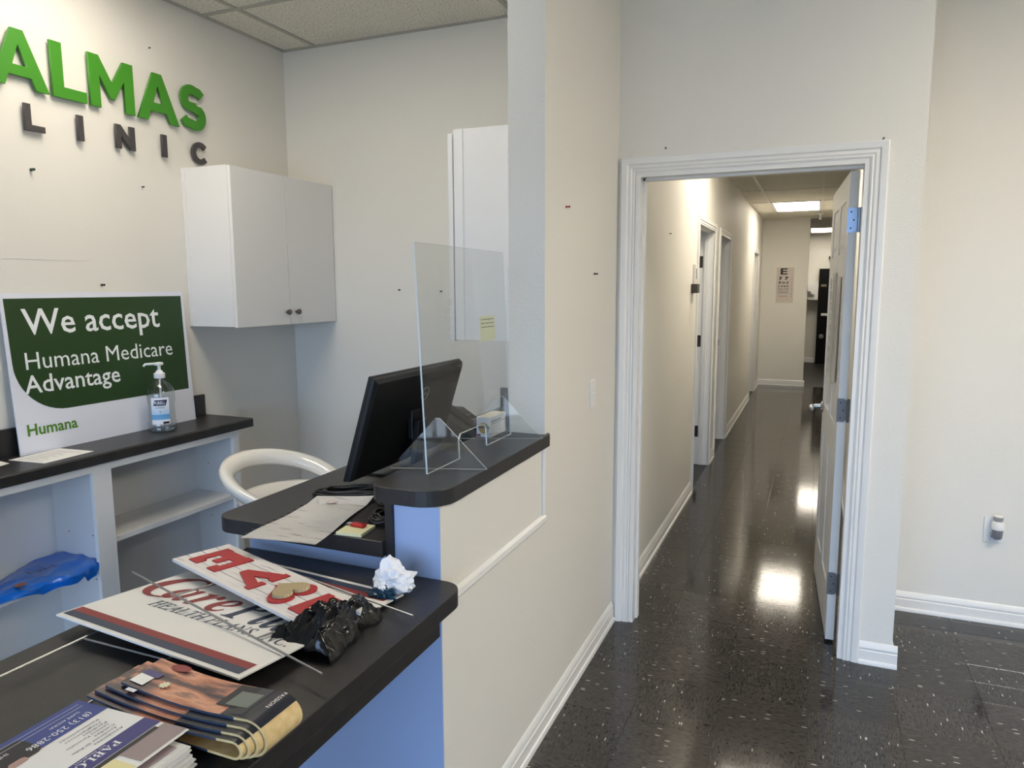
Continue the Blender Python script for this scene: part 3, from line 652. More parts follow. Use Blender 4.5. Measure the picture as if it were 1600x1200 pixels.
pts = arc(-1.042+.06, 1.522+.06, .06, 180, 270, 8) + arc(-.822-.085, 1.522+.085, .085, 270, 360, 10) + arc(-.822-.028, 2.334-.03, .028, 0, 90, 6) + [(-.8365, 2.334), (-.8365, 2.2965), (-.9675, 2.2965), (-.9675, 2.37)] + arc(-1.042+.035, 2.37-.035, .035, 90, 180, 6)
q = G(); q.prism([(x, y, 1.0345) for x, y in pts], (0, 0, .0415), .0015); q.out('countertop', ctr_m, tc_)
nc = thing('front_counter', 'low black counter in front covered with signs and magazines', 'counter', (-1.1, .9, .808))
q = G(); q.prism([(x, y, .808) for x, y in arc(-1.452+.002, .30, .002, 180, 270, 2) + arc(-.767-.03, .33, .03, 270, 360, 4) + arc(-.767-.055, 1.540-.055, .055, 0, 90, 8) + [(-1.452, 1.540)]], (0, 0, .042), .002); q.out('countertop', ctr_m, nc)
q = G(); q.box(-.858, -.840, .35, 1.538, .700, .808, .001); q.box(-1.445, -1.427, .35, 1.538, .700, .808); q.out('apron', ctr_m, nc)
q = G(); q.box(-1.427, -.858, .36, .38, 0, .808); q.out('end_panel', lam_m, nc)

# ------------------------------------------------------------------ monitor
mo = thing('monitor', 'black flat monitor turned away on the desk behind the clear screen', 'monitor', (-1.27, 2.18, .937))
m0 = Vector((-1.357, 1.880, .962)); mu = Vector((.107, 0, .338)); mu.normalize(); mr_ = Vector((0, 1, 0)); mn = mr_.cross(mu)   # mn points to +x (the back)
def mp3(y, v, d): return m0 + mr_*y + mu*v + mn*d
q = G(); q.prism([mp3(0, 0, -.010), mp3(.607, 0, -.010), mp3(.607, .356, -.010), mp3(0, .356, -.010)], mn*.010, .0015); q.out('bezel', black_m, mo)
q = G(); q.poly([mp3(.008, .022, -.0104), mp3(.599, .022, -.0104), mp3(.599, .348, -.0104), mp3(.008, .348, -.0104)]); q.out('screen', mat('dark_screen', (8, 8, 10), .1), mo)
q = G(); o_ = [mp3(y, v, .0) for y, v in ((.002, .002), (.605, .002), (.605, .354), (.002, .354))]; o1 = [mp3(y, v, .012) for y, v in ((.004, .004), (.603, .004), (.603, .352), (.004, .352))]; n_ = [mp3(y, v, .022) for y, v in ((.014, .012), (.593, .012), (.593, .340), (.014, .340))]
_, R = q.ring([o_, o1, n_]); q.bm.faces.new(R[0][::-1]); q.bm.faces.new(R[-1]); bmesh.ops.recalc_face_normals(q.bm, faces=q.bm.faces[:]); shell = q.out('back_shell', black_m, mo)
LGY, LGV = .345, .262
lg = G(); lg.tube([mp3(LGY+.024*math.cos(a), LGV+.024*math.sin(a), .0222) for a in [k*2*math.pi/32 for k in range(32)]], .0011, 6, True); lg.text('DELL', mp3(LGY, LGV-.006, .0222), mr_, mu, width=.036, height=.011, align='CENTER', depth=.0006); lg.out('logo', mat('silver_print', (170, 172, 176), .4), shell)
q = G(); a = mp3(.303, .16, .022); q.prism([a+Vector((0, -.03, -.05)), a+Vector((0, .03, -.05)), a+Vector((0, .03, .05)), a+Vector((0, -.03, .05))], mn*.02, .003)
q.prism([(-1.285, 2.155, .945), (-1.285, 2.205, .945), (-1.262, 2.210, 1.12), (-1.262, 2.150, 1.12)], (.022, 0, 0), .003); q.out('stand', black_m, mo)
q = G(); q.prism([(x, y, .937) for x, y in rrect(-1.44, -1.22, 2.06, 2.30, .02)], (0, 0, .009), .002); q.out('base', black_m, mo)
# desk phone beyond the monitor
ph = thing('desk_phone', 'dark desk phone peeking out past the monitor edge', 'phone', (-1.33, 2.72, .937))
q = G(); q.prism([(-1.45, 2.62, .937), (-1.23, 2.62, .937), (-1.23, 2.62, .955), (-1.40, 2.62, 1.06), (-1.45, 2.62, 1.06)], (0, .19, 0), .003); q.out('body', mat('charcoal_plastic', (44, 44, 44), .45), ph)
q = G(); q.tube([(-1.23, 2.65, .985), (-1.25, 2.65, 1.000), (-1.39, 2.65, 1.085), (-1.41, 2.65, 1.085)], [.022, .016, .016, .022], 10); q.out('handset', black_m, ph, smooth=True)
for i in range(4):
    for j in range(3):
        x = -1.27 - .027*i; y = 2.705 + .03*j; q = G(); zz = .955 + (-1.23-x)*.105/.17; q.box(x-.009, x+.009, y-.009, y+.009, zz-.004, zz+.006, .001); q.out('key', mat('grey_key', (120, 120, 122), .5), ph)

# cables
def coil(name, label, cx, cy_, z, rx, ry, turns, r, tail, wob, seed, rot=0.0):
    rnd = random.Random(seed); P = []; n = turns*22
    for i in range(n):
        a = 2*math.pi*i/22; k = 1 + wob*math.sin(a*2.3+i*.07) - .04*(i//22)
        ex, ey = rx*k*math.cos(a+.3), ry*k*math.sin(a+.3)
        P.append((cx+ex*math.cos(rot)-ey*math.sin(rot), cy_+ex*math.sin(rot)+ey*math.cos(rot), z + r + .0035*(i/22) + .004*math.sin(a*3+seed)**2))
    P += tail
    q = G(); q.tube(P, r, 7); t = q.out(name, cable_m, loc=(cx, cy_, z), smooth=True, label=label, category='cable', group='black cables on the desk'); return t
coil('power_cable', 'black cable coiled on the desk below the monitor', -1.290, 1.845, .937, .125, .048, 4, .0040, [(-1.27, 1.83, .962), (-1.20, 1.86, .975), (-1.10, 1.93, 1.0), (-1.05, 1.99, 1.0)], .10, 1, .395)
coil('video_cable', 'thin black cable looping beside the transaction counter', -1.10, 1.80, .937, .07, .045, 3, .003, [(-1.04, 1.90, .96), (-1.05, 2.1, .955), (-1.15, 2.3, .95)], .15, 2)
coil('power_cable', 'thick black cable bundle right of the paper stack', -1.058, 1.665, .937, .048, .055, 5, .0042, [(-1.03, 1.70, .965), (-1.04, 1.80, .95)], .2, 3)
q = G(); q.tube([(-1.07, 1.73, .955), (-1.052, 1.745, .962), (-1.035, 1.75, .955)], .007, 8); q.box(-1.085, -1.068, 1.722, 1.736, .948, .962, .002); q.out('cable_plug', mat('grey_plug', (150, 150, 140), .4), loc=(-1.06, 1.73, .94), label='small grey plug lying at the top of the paper stack', category='plug')

# paper stack hanging over the desk edge, sticky notes, red lighter
pk_m = mat('streaked_paper', (238, 235, 232), .6); nt, b = nodes(pk_m); tc = nt.nodes.new('ShaderNodeTexCoord'); mp = nt.nodes.new('ShaderNodeMapping'); mp.inputs['Scale'].default_value = (9, 55, 1); mp.inputs['Rotation'].default_value = (0, 0, .25)
n1 = nt.nodes.new('ShaderNodeTexNoise'); n1.inputs['Scale'].default_value = 1; n1.inputs['Detail'].default_value = 3; nt.links.new(tc.outputs['Object'], mp.inputs[0]); nt.links.new(mp.outputs[0], n1.inputs['Vector'])
r = ramp(nt, n1.outputs['Fac'], [(.30, (196, 192, 192)), (.40, (250, 248, 245)), (1, (252, 250, 248))]); nt.links.new(r.outputs[0], b.inputs['Base Color'])
pst = thing('paper_stack', 'stack of wrinkled white sheets hanging over the desk edge', 'paper', (-1.25, 1.6, .937))
A0, A1, A2, A3 = Vector((-1.335, 1.395)), Vector((-1.126, 1.424)), Vector((-1.212, 1.815)), Vector((-1.366, 1.745))
def pap(u, v, z):
    p = (A0*(1-u)+A1*u)*(1-v) + (A3*(1-u)+A2*u)*v
    return Vector((p.x, p.y, z + .002*math.sin(9*v+3*u) + (.010*(v-.85)/.15 if v > .85 else 0)))
for k in range(3):
    q = G(); zz = .9405 + .0022*k
    q.grid(lambda u, v: pap(u, v, zz) + Vector((.004*k, -.003*k, 0)), 8, 20); bmesh.ops.solidify(q.bm, geom=q.bm.faces[:], thickness=.0012); bmesh.ops.recalc_face_normals(q.bm, faces=q.bm.faces[:]); q.out('page', pk_m, pst)
q = G()
for k in range(9):
    v = .03 + .09*k; p = pap(.03, v, .9475); q.box(p.x-.004, p.x+.004, p.y-.003, p.y+.003, p.z-.001, p.z+.0008)
q.out('punch_holes', ink_m, pst, kind='stuff')
q = G(); c_ = pap(.42, .86, .9485); q.poly([c_ + Vector((.016*math.cos(a), .020*math.sin(a), 0)) for a in [k*math.pi/8 for k in range(16)]]); q.out('stamp', mat('faded_stamp', (214, 196, 196), .6), pst)
sn = thing('sticky_note_pad', 'yellow sticky note pad on the desk beside the paper stack', 'notepad', (-1.1, 1.55, .937))
q = G(); q.prism([(-1.128, 1.513, .9375), (-1.055, 1.520, .9375), (-1.062, 1.597, .9375), (-1.135, 1.590, .9375)], (0, 0, .008)); q.out('pad', mat('yellow_note', (242, 236, 186), .6), sn)
rl = thing('usb_stick', 'small red stick lying on the yellow note pad', 'usb stick', (-1.1, 1.575, .946))
q = G(); q.prism([(-1.118, 1.563, .9459), (-1.078, 1.560, .9459), (-1.076, 1.578, .9459), (-1.116, 1.581, .9459)], (0, 0, .009), .002); q.out('body', mat('red_plastic', (190, 20, 30), .25), rl)
q = G(); q.prism([(-1.133, 1.566, .9465), (-1.1185, 1.5652, .9465), (-1.1175, 1.578, .9465), (-1.132, 1.579, .9465)], (0, 0, .006), .001); q.out('plug', chrome_m, rl)

# ------------------------------------------------------------------ clear screen on the transaction counter
sh = thing('sneeze_guard', 'clear acrylic screen with a cut-out on the raised counter', 'screen', (-.947, 1.97, 1.0762))
ZC = 1.0762
def ac(y, v, d=0): return Vector((-.947 - .028*v/.615 + d, y, ZC+v))
outline = [(1.677, .0005), (1.872, .0005), (1.872, .058), (1.886, .072), (2.048, .072), (2.062, .058), (2.062, .0005), (2.260, .0005), (2.262, .612), (1.680, .615)]
def acrylic(q, pts, ext):
    q.prism(pts, ext); q.bm.faces.ensure_lookup_table(); n = len(pts)
    q.bm.normal_update(); nn = (Vector(ext)).normalized()
    for f in q.bm.faces: f.material_index = 0 if abs(f.normal.dot(nn)) > .9 else 1
q = G(); acrylic(q, [ac(y, v, -.0025) for y, v in outline], (.005, 0, 0)); q.out('panel', [acr_m, edge_m], sh)
for y, yb_ in ((1.782, 1.698), (2.226, 2.126)):
    dv = Vector((-.257, yb_-y, 0)); q = G()
    acrylic(q, [Vector((-.818, y, ZC+.0005)) + dv*t_ + Vector((0, 0, z)) for t_, z in ((0, 0), (.475, .1415), (.525, .1415), (1, 0))], Vector((-dv.y, dv.x, 0)).normalized()*-.005); q.out('foot', [acr_m, edge_m], sh)
nt_ = thing('sticky_note', 'pale yellow handwritten note stuck on the clear screen', 'note', (-.98, 2.10, 1.48))
def nt3(u, v): return Vector((-.9615 - .0475*(v-.3315)*.96 + .002*math.sin(u*3), 2.052+.112*u, ZC+.330+.078*v))
q = G(); q.grid(lambda u, v: Vector((-.947-.028*(.330+.078*v)/.615+.0032, 2.052+.112*u, ZC+.330+.078*v)), 2, 2); bmesh.ops.solidify(q.bm, geom=q.bm.faces[:], thickness=.0004); q.out('note_sheet', mat('pale_yellow_note', (226, 230, 208), .6), nt_)
q = G()
for k in range(3):
    z = ZC+.396-.012*k; u0 = 2.062; 
    while u0 < 2.150:
        u1 = u0 + random.uniform(.008, .018); x = -.947-.028*(z-ZC)/.615+.0038; q.poly([(x, u0, z), (x, min(u1, 2.155), z), (x, min(u1, 2.155), z+.003), (x, u0, z+.003)]); u0 = u1+.004
q.out('handwriting', mat('grey_pencil', (120, 124, 110), .6), nt_, kind='stuff')

# glove box and reader behind the screen
gb = thing('tissue_box', 'white cardboard box with a round gold picture behind the clear screen', 'box', (-1.0, 2.21, 1.076))
q = G(); q.box(-1.036, -.984, 2.176, 2.305, 1.0765, 1.144, .001); q.out('carton', mat('white_card', (226, 226, 232), .5), gb)
q = G(); q.prism([(-1.032, 2.181, 1.1442), (-.988, 2.181, 1.1442), (-.988, 2.300, 1.1442), (-1.032, 2.300, 1.1442)], (0, 0, .0008)); q.out('top_flap', mat('cream_card', (228, 216, 192), .6), gb)
q = G(); q.lathe([(.019, 0), (.019, .0006)], (-1.009, 2.1756, 1.107), 24, axis='Y'); rd = q.out('picture', mat('gold_print', (176, 140, 60), .5), gb)
q = G(); q.box(-1.030, -.987, 2.1744, 2.1748, 1.108, 1.1125); q.box(-.9838, -.9832, 2.18, 2.26, 1.128, 1.131); q.box(-.9838, -.9832, 2.18, 2.30, 1.121, 1.1225); q.out('print_bars', navy_m, gb, kind='stuff')
q = G(); q.box(-1.034, -1.021, 2.1745, 2.1752, 1.079, 1.087); q.out('print_corner', maroon_m, gb)
rdr = thing('desk_caddy', 'grey rounded device with a cord, half hidden by the pillar', 'device', (-1.09, 2.62, .937))
q = G(); q.prism([(x, 2.60, z) for x, z in rrect(-1.119, -1.060, .938, 1.170, .02)], (0, .05, 0), .003); q.out('body', mat('slate_plastic', (74, 82, 90), .4), rdr)
q = G(); q.tube([(-1.112, 2.598, 1.128), (-1.118, 2.585, 1.125), (-1.123, 2.58, 1.10), (-1.126, 2.58, 1.05), (-1.126, 2.58, .95)], .002, 6); q.out('cord', cable_m, rdr)

# ------------------------------------------------------------------ things on the front counter
ZN = .850
# yard sign lying on the counter
YA = Vector((-1.464, .988, .8885)); YU = Vector((.547, -.054, 0)).normalized(); YV = Vector((.048, .483, -.031)).normalized(); YN = YU.cross(YV)
def yp(u, v, d=0): return YA + YU*u + YV*v + YN*d
ys_t = thing('yard_sign', 'white yard sign with red and navy stripes lying on the front counter', 'sign', (-1.18, 1.2, ZN))
q = G(); q.prism([yp(0, 0, -.004), yp(.550, 0, -.004), yp(.550, .485, -.004), yp(0, .485, -.004)], YN*.004, .0005); board = q.out('board', mat('corrugated_white_plastic', (236, 234, 230), .45), ys_t)
def flat(q, pts, d): q.poly([yp(u, v, d) for u, v in pts]); return q
for v0, v1, nm, mm in ((.011, .033, 'navy_stripe', navy_m), (.447, .472, 'navy_stripe', navy_m), (.033, .054, 'red_stripe', maroon_m), (.424, .447, 'red_stripe', maroon_m)):
    q = G(); flat(q, [(.006, v0), (.538, v0), (.538, v1), (.006, v1)], .0004); q.out(nm, mm, ys_t)
def mi(s_, up=0x1D434, low=0x1D44E): return ''.join(chr(up+ord(ch)-65) if 'A' <= ch <= 'Z' else chr(low+ord(ch)-97) if 'a' <= ch <= 'z' else ch for ch in s_)
q = G(); q.text(mi('C', 0x1D468), yp(.012, .168), YU, YV, width=.125, height=.135, depth=.0006); q.text(mi('are', 0x1D468, 0x1D482), yp(.086, .178), YU, YV, width=.200, height=.075, depth=.0006); q.out('red_lettering', maroon_m, board)
q = G(); q.text(mi('Plus', 0x1D468, 0x1D482), yp(.292, .174), YU, YV, width=.222, height=.125, depth=.0006); q.text(mi('HEALTH PLANS, INC.'), yp(.110, .128), YU, YV, width=.415, height=.038, depth=.0006, bold=.006); q.out('navy_lettering', navy_m, board)
steel_m = mat('galvanised_wire', (150, 150, 148), .35, metal=.7)
def rod(q, a, b_, r=.0023): q.tube([a, b_], r, 8)
def stake(label, rods, bars, r=.0024):
    c = sum((Vector(p) for rr_ in rods for p in rr_), Vector())/(2*len(rods)); t = thing('wire_stake', label, 'stake', c, 'sign stakes on the front counter')
    for a, b_ in rods: q = G(); rod(q, Vector(a), Vector(b_), r); q.out('rod', steel_m, t, smooth=40)
    for a, b_ in bars: q = G(); rod(q, Vector(a), Vector(b_), r*.9); q.out('crossbar', steel_m, t, smooth=40)
stake('grey wire stake lying across the white yard sign', [((-1.477, 1.189, .905), (-.793, 1.009, .884)), ((-1.30, 1.425, .872), (-.785, 1.316, .862))], [((-1.282, 1.135, .901), (-1.245, 1.41, .874)), ((-.985, 1.058, .893), (-.93, 1.345, .868))])
stake('pale wire stake pushed into the near edge of the yard sign', [((-1.338, 1.10, .873), (-1.372, .64, .862)), ((-1.112, 1.06, .872), (-1.140, .62, .862))], [((-1.352, .962, .868), (-1.117, .962, .868))])
# wooden LOVE board
LP, LU = Vector((-1.459, 1.292, .903)), Vector((.953, -.302, 0)); LU = Vector((.552, -.172, -.004)).normalized(); LV = Vector((.302, .953, -.030)).normalized(); LN = LU.cross(LV)
LV = LN.cross(LU)
def lp(u, v, d=0): return LP + LU*u + LV*v + LN*d
lv = thing('love_board', 'white plank board with red lettering and a heart lying on the yard sign', 'sign', (-1.19, 1.28, ZN))
plk = mat('whitewashed_wood', (228, 224, 222), .6); nt, b = nodes(plk); tc = nt.nodes.new('ShaderNodeTexCoord'); mp = nt.nodes.new('ShaderNodeMapping'); mp.inputs['Rotation'].default_value = (0, 0, .305); mp.inputs['Scale'].default_value = (10, 140, 1)
mp.vector_type = 'TEXTURE'; mp.inputs['Scale'].default_value = (.1, .007, 1); mp.inputs['Rotation'].default_value = (0, 0, -.305)
n1 = nt.nodes.new('ShaderNodeTexNoise'); n1.inputs['Scale'].default_value = 1; n1.inputs['Detail'].default_value = 4; nt.links.new(tc.outputs['Object'], mp.inputs[0]); nt.links.new(mp.outputs[0], n1.inputs['Vector'])
r = ramp(nt, n1.outputs['Fac'], [(.28, (176, 170, 168)), (.40, (224, 220, 218)), (1, (234, 231, 229))]); nt.links.new(r.outputs[0], b.inputs['Base Color'])
for k in range(4):
    v0, v1 = .0 + .0385*k, .0385*(k+1)-.0020
    q = G(); q.prism([lp(-.004, v0, -.008), lp(.592, v0, -.008), lp(.575-.006*k, v1, -.008), lp(-.004, v1, -.008)], LN*.008, .0006); q.out('plank', plk, lv)
E_ = [(.036, .010), (.036, .108), (.156, .108), (.156, .004), (.124, .004), (.124, .026), (.134, .026), (.134, .070), (.106, .070), (.106, .040), (.086, .040), (.086, .070), (.058, .070), (.058, .030), (.068, .030), (.068, .010)]
E_ = [(.034, .006), (.034, .110), (.062, .110), (.062, .1065), (.132, .1065), (.132, .110), (.158, .110), (.158, .006), (.122, .006), (.122, .032), (.134, .032), (.134, .072), (.108, .072), (.108, .040), (.084, .040), (.084, .072), (.060, .072), (.060, .032), (.072, .032), (.072, .006)]
V_ = [(.206, .044), (.206, .066), (.296, .106), (.296, .112), (.314, .112), (.314, .064), (.296, .064), (.296, .072), (.252, .054), (.296, .038), (.296, .048), (.314, .048), (.314, -.002+.006), (.296, .004), (.296, .010)]
L_ = [(.466, .006), (.466, .110), (.488, .110), (.488, .106), (.552, .106), (.552, .112), (.572, .112), (.572, .048), (.552, .048), (.552, .074), (.490, .074), (.490, .036), (.510, .036), (.510, .006)]
for nm, P_ in (('letter_l', L_), ('letter_v', V_), ('letter_e', E_)):
    me = loop_mesh([P_], .003, .0003); q = G(); q.bm.from_mesh(me); bpy.data.meshes.remove(me)
    for v in q.bm.verts: v.co = lp(v.co.x, v.co.y + .018, v.co.z + .0002)
    q.out(nm, red_m, lv)
def heart(cx, cy_, sx, sy_, n=40):
    out = []
    for i in range(n):
        t = 2*math.pi*i/n; x = 16*math.sin(t)**3; y = 13*math.cos(t)-5*math.cos(2*t)-2*math.cos(3*t)-math.cos(4*t)
        out.append((cx + y/15*sy_, cy_ - x/16*sx))       # the heart's top points along +u
    return out
def hmesh(P_, d0, d1): 
    q = G(); me = loop_mesh([P_], d1-d0, .0003); q.bm.from_mesh(me); bpy.data.meshes.remove(me)
    for v in q.bm.verts: v.co = lp(v.co.x, v.co.y, v.co.z + d0)
    return q
hmesh(heart(.395, .074, .060, .050), .0002, .0042).out('red_heart', red_m, lv)
bur = mat('burlap', (186, 158, 106), .85); nt, b = nodes(bur); tc = nt.nodes.new('ShaderNodeTexCoord'); n1 = nt.nodes.new('ShaderNodeTexWave'); n1.inputs['Scale'].default_value = 160; n1.inputs['Distortion'].default_value = 2; nt.links.new(tc.outputs['Object'], n1.inputs['Vector'])
r = ramp(nt, n1.outputs['Fac'], [(0, (196, 172, 128)), (1, (238, 220, 180))]); nt.links.new(r.outputs[0], b.inputs['Base Color']); bp = nt.nodes.new('ShaderNodeBump'); bp.inputs['Distance'].default_value = .002; nt.links.new(n1.outputs['Fac'], bp.inputs['Height']); nt.links.new(bp.outputs[0], b.inputs['Normal'])
hmesh(heart(.393, .074, .045, .037), .0045, .012).out('burlap_heart', bur, lv)

# black plastic bag
def blob(name, m, parent, c, r3, amp, freq, seed, flatz=None, sub=5, smooth=25, cut=None):
    q = G(); bmesh.ops.create_icosphere(q.bm, subdivisions=sub, radius=1)
    for v in q.bm.verts:
        d = v.co.copy(); n_ = noise.turbulence(d*freq + Vector((seed, 0, 0)), 3, True); k = 1 + amp*(n_-.5)
        p = Vector((d.x*r3[0]*k, d.y*r3[1]*k, d.z*r3[2]*k)) 
        v.co = Vector(c) + p
        if flatz is not None: v.co.z = max(v.co.z, flatz + .0006*random.random())
    return q.out(name, m, parent, smooth=smooth)
bb = thing('bin_bag', 'crumpled glossy black plastic bag on the corner of the love board', 'bag', (-.90, 1.23, ZN))
bbm = mat('black_plastic_film', (6, 6, 7), .2, spec=.45, bump=(50, .3))
def bagz(u, v):
    # u along the bag (tip to far end), v across
    P0, P1, P2, P3 = Vector((-.992, 1.088)), Vector((-.908, 1.320)), Vector((-.860, 1.314)), Vector((-.838, 1.092))
    p = (P0*(1-u)+P1*u)*(1-v) + (P3*(1-u)+P2*u)*v
    e = max(0, min(1, 5*min(u+.02, 1-u), 3.2*min(v, 1-v)+(0 if v > .5 else .0)))**.55
    fold = abs(noise.noise(Vector((u*3.2+v, v*4.5, 3.1)))) + .55*abs(noise.noise(Vector((u*9, v*11, 9.1)))) + .22*abs(noise.noise(Vector((u*24, v*28, 5.1))))
    z = ZN + .001 + e*(.046 + .028*math.sin(math.pi*min(1, .25+.8*u))*(1-.35*v) + .040*(fold-.35))
    w_ = .014*noise.noise(Vector((u*4, v*4, 7))); w2 = .014*noise.noise(Vector((u*4, v*4, 17)))
    return Vector((p.x + w_, p.y + w2, max(ZN+.0008, z)))
q = G(); q.grid(bagz, 64, 48); q.out('film', bbm, bb, smooth=True)
# crumpled napkin with a blue lump
cn = thing('crumpled_napkin', 'crumpled white napkin at the back of the front counter', 'napkin', (-.905, 1.435, ZN))
nap = mat('soft_white_tissue', (240, 242, 248), .7)
q = G(); bmesh.ops.create_icosphere(q.bm, subdivisions=4, radius=1)
for v in q.bm.verts:
    d = v.co.copy(); n_ = 1.3*noise.noise(d*1.5+Vector((3, 1, 7))) - .9*abs(noise.noise(d*2.6+Vector((5, 2, 2)))) + .2 + .45*noise.noise(d*3.3+Vector((1, 8, 2)))
    k = 1.0 + .42*n_; peak = 1 + .9*max(0, d.z*.8-d.x*.35+d.y*.2)**4
    v.co = Vector((-.900 + d.x*.045*k, 1.425 + d.y*.045*k, max(ZN+.001, ZN+.033 + d.z*.033*k*peak)))
q.out('tissue', nap, cn, smooth=12)
bl = thing('blue_wrapper', 'small dark teal wrapper poking out below the crumpled napkin', 'wrapper', (-.905, 1.375, ZN))
blob('film', mat('teal_film', (18, 66, 96), .3), bl, (-.905, 1.380, ZN+.016), (.036, .018, .017), .9, 2.6, 2.0, ZN+.001, 4)

# folded magazines
cov = mat('sunset_cover', None, .28, coat=.3); nt, b = nodes(cov); tc = nt.nodes.new('ShaderNodeTexCoord'); mp = nt.nodes.new('ShaderNodeMapping'); mp.inputs['Scale'].default_value = (8, 30, 2); mp.inputs['Rotation'].default_value = (0, 0, .55)
n1 = nt.nodes.new('ShaderNodeTexNoise'); n1.inputs['Scale'].default_value = 1; n1.inputs['Detail'].default_value = 5; nt.links.new(tc.outputs['Object'], mp.inputs[0]); nt.links.new(mp.outputs[0], n1.inputs['Vector'])
r = ramp(nt, n1.outputs['Fac'], [(.34, (30, 26, 40)), (.44, (96, 70, 70)), (.52, (190, 126, 98)), (.60, (222, 160, 128)), (.70, (70, 56, 66))]); nt.links.new(r.outputs[0], b.inputs['Base Color'])
pulp = mat('cream_page_edges', (214, 180, 118), .7); nt, b = nodes(pulp); tc = nt.nodes.new('ShaderNodeTexCoord'); n1 = nt.nodes.new('ShaderNodeTexNoise'); n1.inputs['Scale'].default_value = 60; nt.links.new(tc.outputs['Object'], n1.inputs['Vector']); r = ramp(nt, n1.outputs['Fac'], [(.3, (208, 176, 118)), (.7, (226, 200, 146))]); nt.links.new(r.outputs[0], b.inputs['Base Color'])
dkcov = mat('dark_cover_print', (30, 34, 46), .3, coat=.2); pwhite = mat('inner_page', (214, 212, 210), .5)
MG = [('topmost folded magazine with an orange sunset cover', .812, .895, .913, .031), ('second folded magazine from the top of the pile', .800, .885, .9078, .0258), ('third folded magazine from the top of the pile', .789, .876, .9026, .0206), ('lowest folded magazine of the pile', .779, .868, .8974, .0154)]
xL = [-1.055, -1.078, -1.090, -1.096]
for k, (lb, y0, y1, zt, rad) in enumerate(MG):
    t = thing('folded_magazine', lb + ' on the front counter', 'magazine', (-.92, y0+.04, ZN), 'folded magazines on the front counter')
    th = .0042; xr = -.785; zb = ZN + .0012 + (.0062)*(3-k)*0; zc_ = zt - rad
    # centre line: flat top arm, half loop, bottom arm
    def line(off):
        ro = rad + off; P_ = [(xL[k] + (xr-xL[k])*i/10, zt + off - .010*math.sin(math.pi*i/10)*(1 if k else .9) + .004*(10-i)/10) for i in range(10)]
        P_ += [(xr + ro*1.25*math.sin(math.pi*i/12), zc_ + ro*math.cos(math.pi*i/12)) for i in range(13)]
        zbt = zc_ - ro; P_ += [(xr - (xr+1.00)*(-1)*0 - .20*i/4, zbt) for i in range(1, 5)]
        return P_
    lo_, hi_ = line(-th), line(0)
    lo_ = [(x, max(z, ZN+.001)) for x, z in lo_]; hi_ = [(x, max(z, ZN+.0006)) for x, z in hi_]
    q = G(); A_ = [[q.bm.verts.new((x, yy, z)) for x, z in L] for L in (lo_, hi_) for yy in (y0, y1)]
    for i in range(len(lo_)-1):
        q.bm.faces.new((A_[0][i], A_[0][i+1], A_[1][i+1], A_[1][i])); q.bm.faces.new((A_[2][i], A_[3][i], A_[3][i+1], A_[2][i+1]))
        q.bm.faces.new((A_[0][i], A_[2][i], A_[2][i+1], A_[0][i+1])); q.bm.faces.new((A_[1][i], A_[1][i+1], A_[3][i+1], A_[3][i]))
    q.bm.faces.new((A_[0][0], A_[1][0], A_[3][0], A_[2][0])); q.bm.faces.new((A_[0][-1], A_[2][-1], A_[3][-1], A_[1][-1]))
    bmesh.ops.recalc_face_normals(q.bm, faces=q.bm.faces[:])
    for f in q.bm.faces:
        if abs(f.normal.y) > .9 and f.calc_center_median().x < -.815: f.material_index = 1
        elif abs(f.normal.y) > .9: f.material_index = 0
    q.out('pages', [pulp, navy_m], t, smooth=35)
    q = G()
    def skin(i0, i1, d, m, nm, P_=hi_):
        s2 = G(); R0 = [(x, z) for x, z in P_[i0:i1]]
        va = [s2.bm.verts.new((x, y0-.0006, z+d)) for x, z in R0]; vb = [s2.bm.verts.new((x, y1+.0006, z+d)) for x, z in R0]
        for i in range(len(R0)-1): s2.bm.faces.new((va[i], va[i+1], vb[i+1], vb[i]))
        return s2.out(nm, m, t, smooth=True)
    q.bm.free(); nb = 9 if k == 0 else 7; c1 = skin(0, nb, .0008, cov, 'cover'); skin(nb-1, 14, .0011, dkcov, 'dark_band')
    if k == 1: q = G(); q.poly([(-1.035, y0+.002, zt+.0052), (-1.015, y0+.002, zt+.0044), (-1.015, y0+.010, zt+.0044), (-1.035, y0+.010, zt+.0052)]); q.out('address_label', paper_m, t)
    q = G(); q.box(xL[k]-.001, xr-.01, y0-.0012, y0-.0004, zt-.0015-.006, zt-.004); q.bm.free()
    if k == 0:
        def zat(x):
            i = (x-xL[0])/(xr-xL[0]); return zt - .010*math.sin(math.pi*i)*.9 + .004*(1-i) + .0012
        def patch(x0, x1, v0, v1, nm, m, d=0):
            s2 = G(); s2.grid(lambda u, v: Vector((x0+(x1-x0)*u, v0+(v1-v0)*v, zat(x0+(x1-x0)*u)+.0006+d)), 4, 1); return s2.out(nm, m, t)
        patch(-.868, -.825, .832, .893, 'cover_figure', ink_m)
        patch(-.826, -.80, .817, .893, 'cover_foot', dkcov)
        patch(-.852, -.806, .836, .876, 'cover_photo', mat('photo_print', (112, 120, 112), .4), .0005)
        patch(-1.045, -1.016, .820, .845, 'barcode', paper_m, .0008)
        patch(-1.045, -1.010, .846, .860, 'flag_print', mat('indigo_print', (50, 48, 110), .4), .0006)
        s2 = G(); s2.poly([(-.985+(.011 if i % 2 else .007)*math.cos(i*math.pi/9), .838+(.011 if i % 2 else .007)*math.sin(i*math.pi/9), zat(-.985)+.002) for i in range(18)]); s2.out('starburst', mat('pale_star_print', (230, 222, 190), .5), t)
        s2 = G(); s2.poly([(-1.000+.022*math.cos(a), .888+.010*math.sin(a), zat(-1.0)+.002) for a in [i*math.pi/8 for i in range(16)]]); s2.out('badge', maroon_m, t)
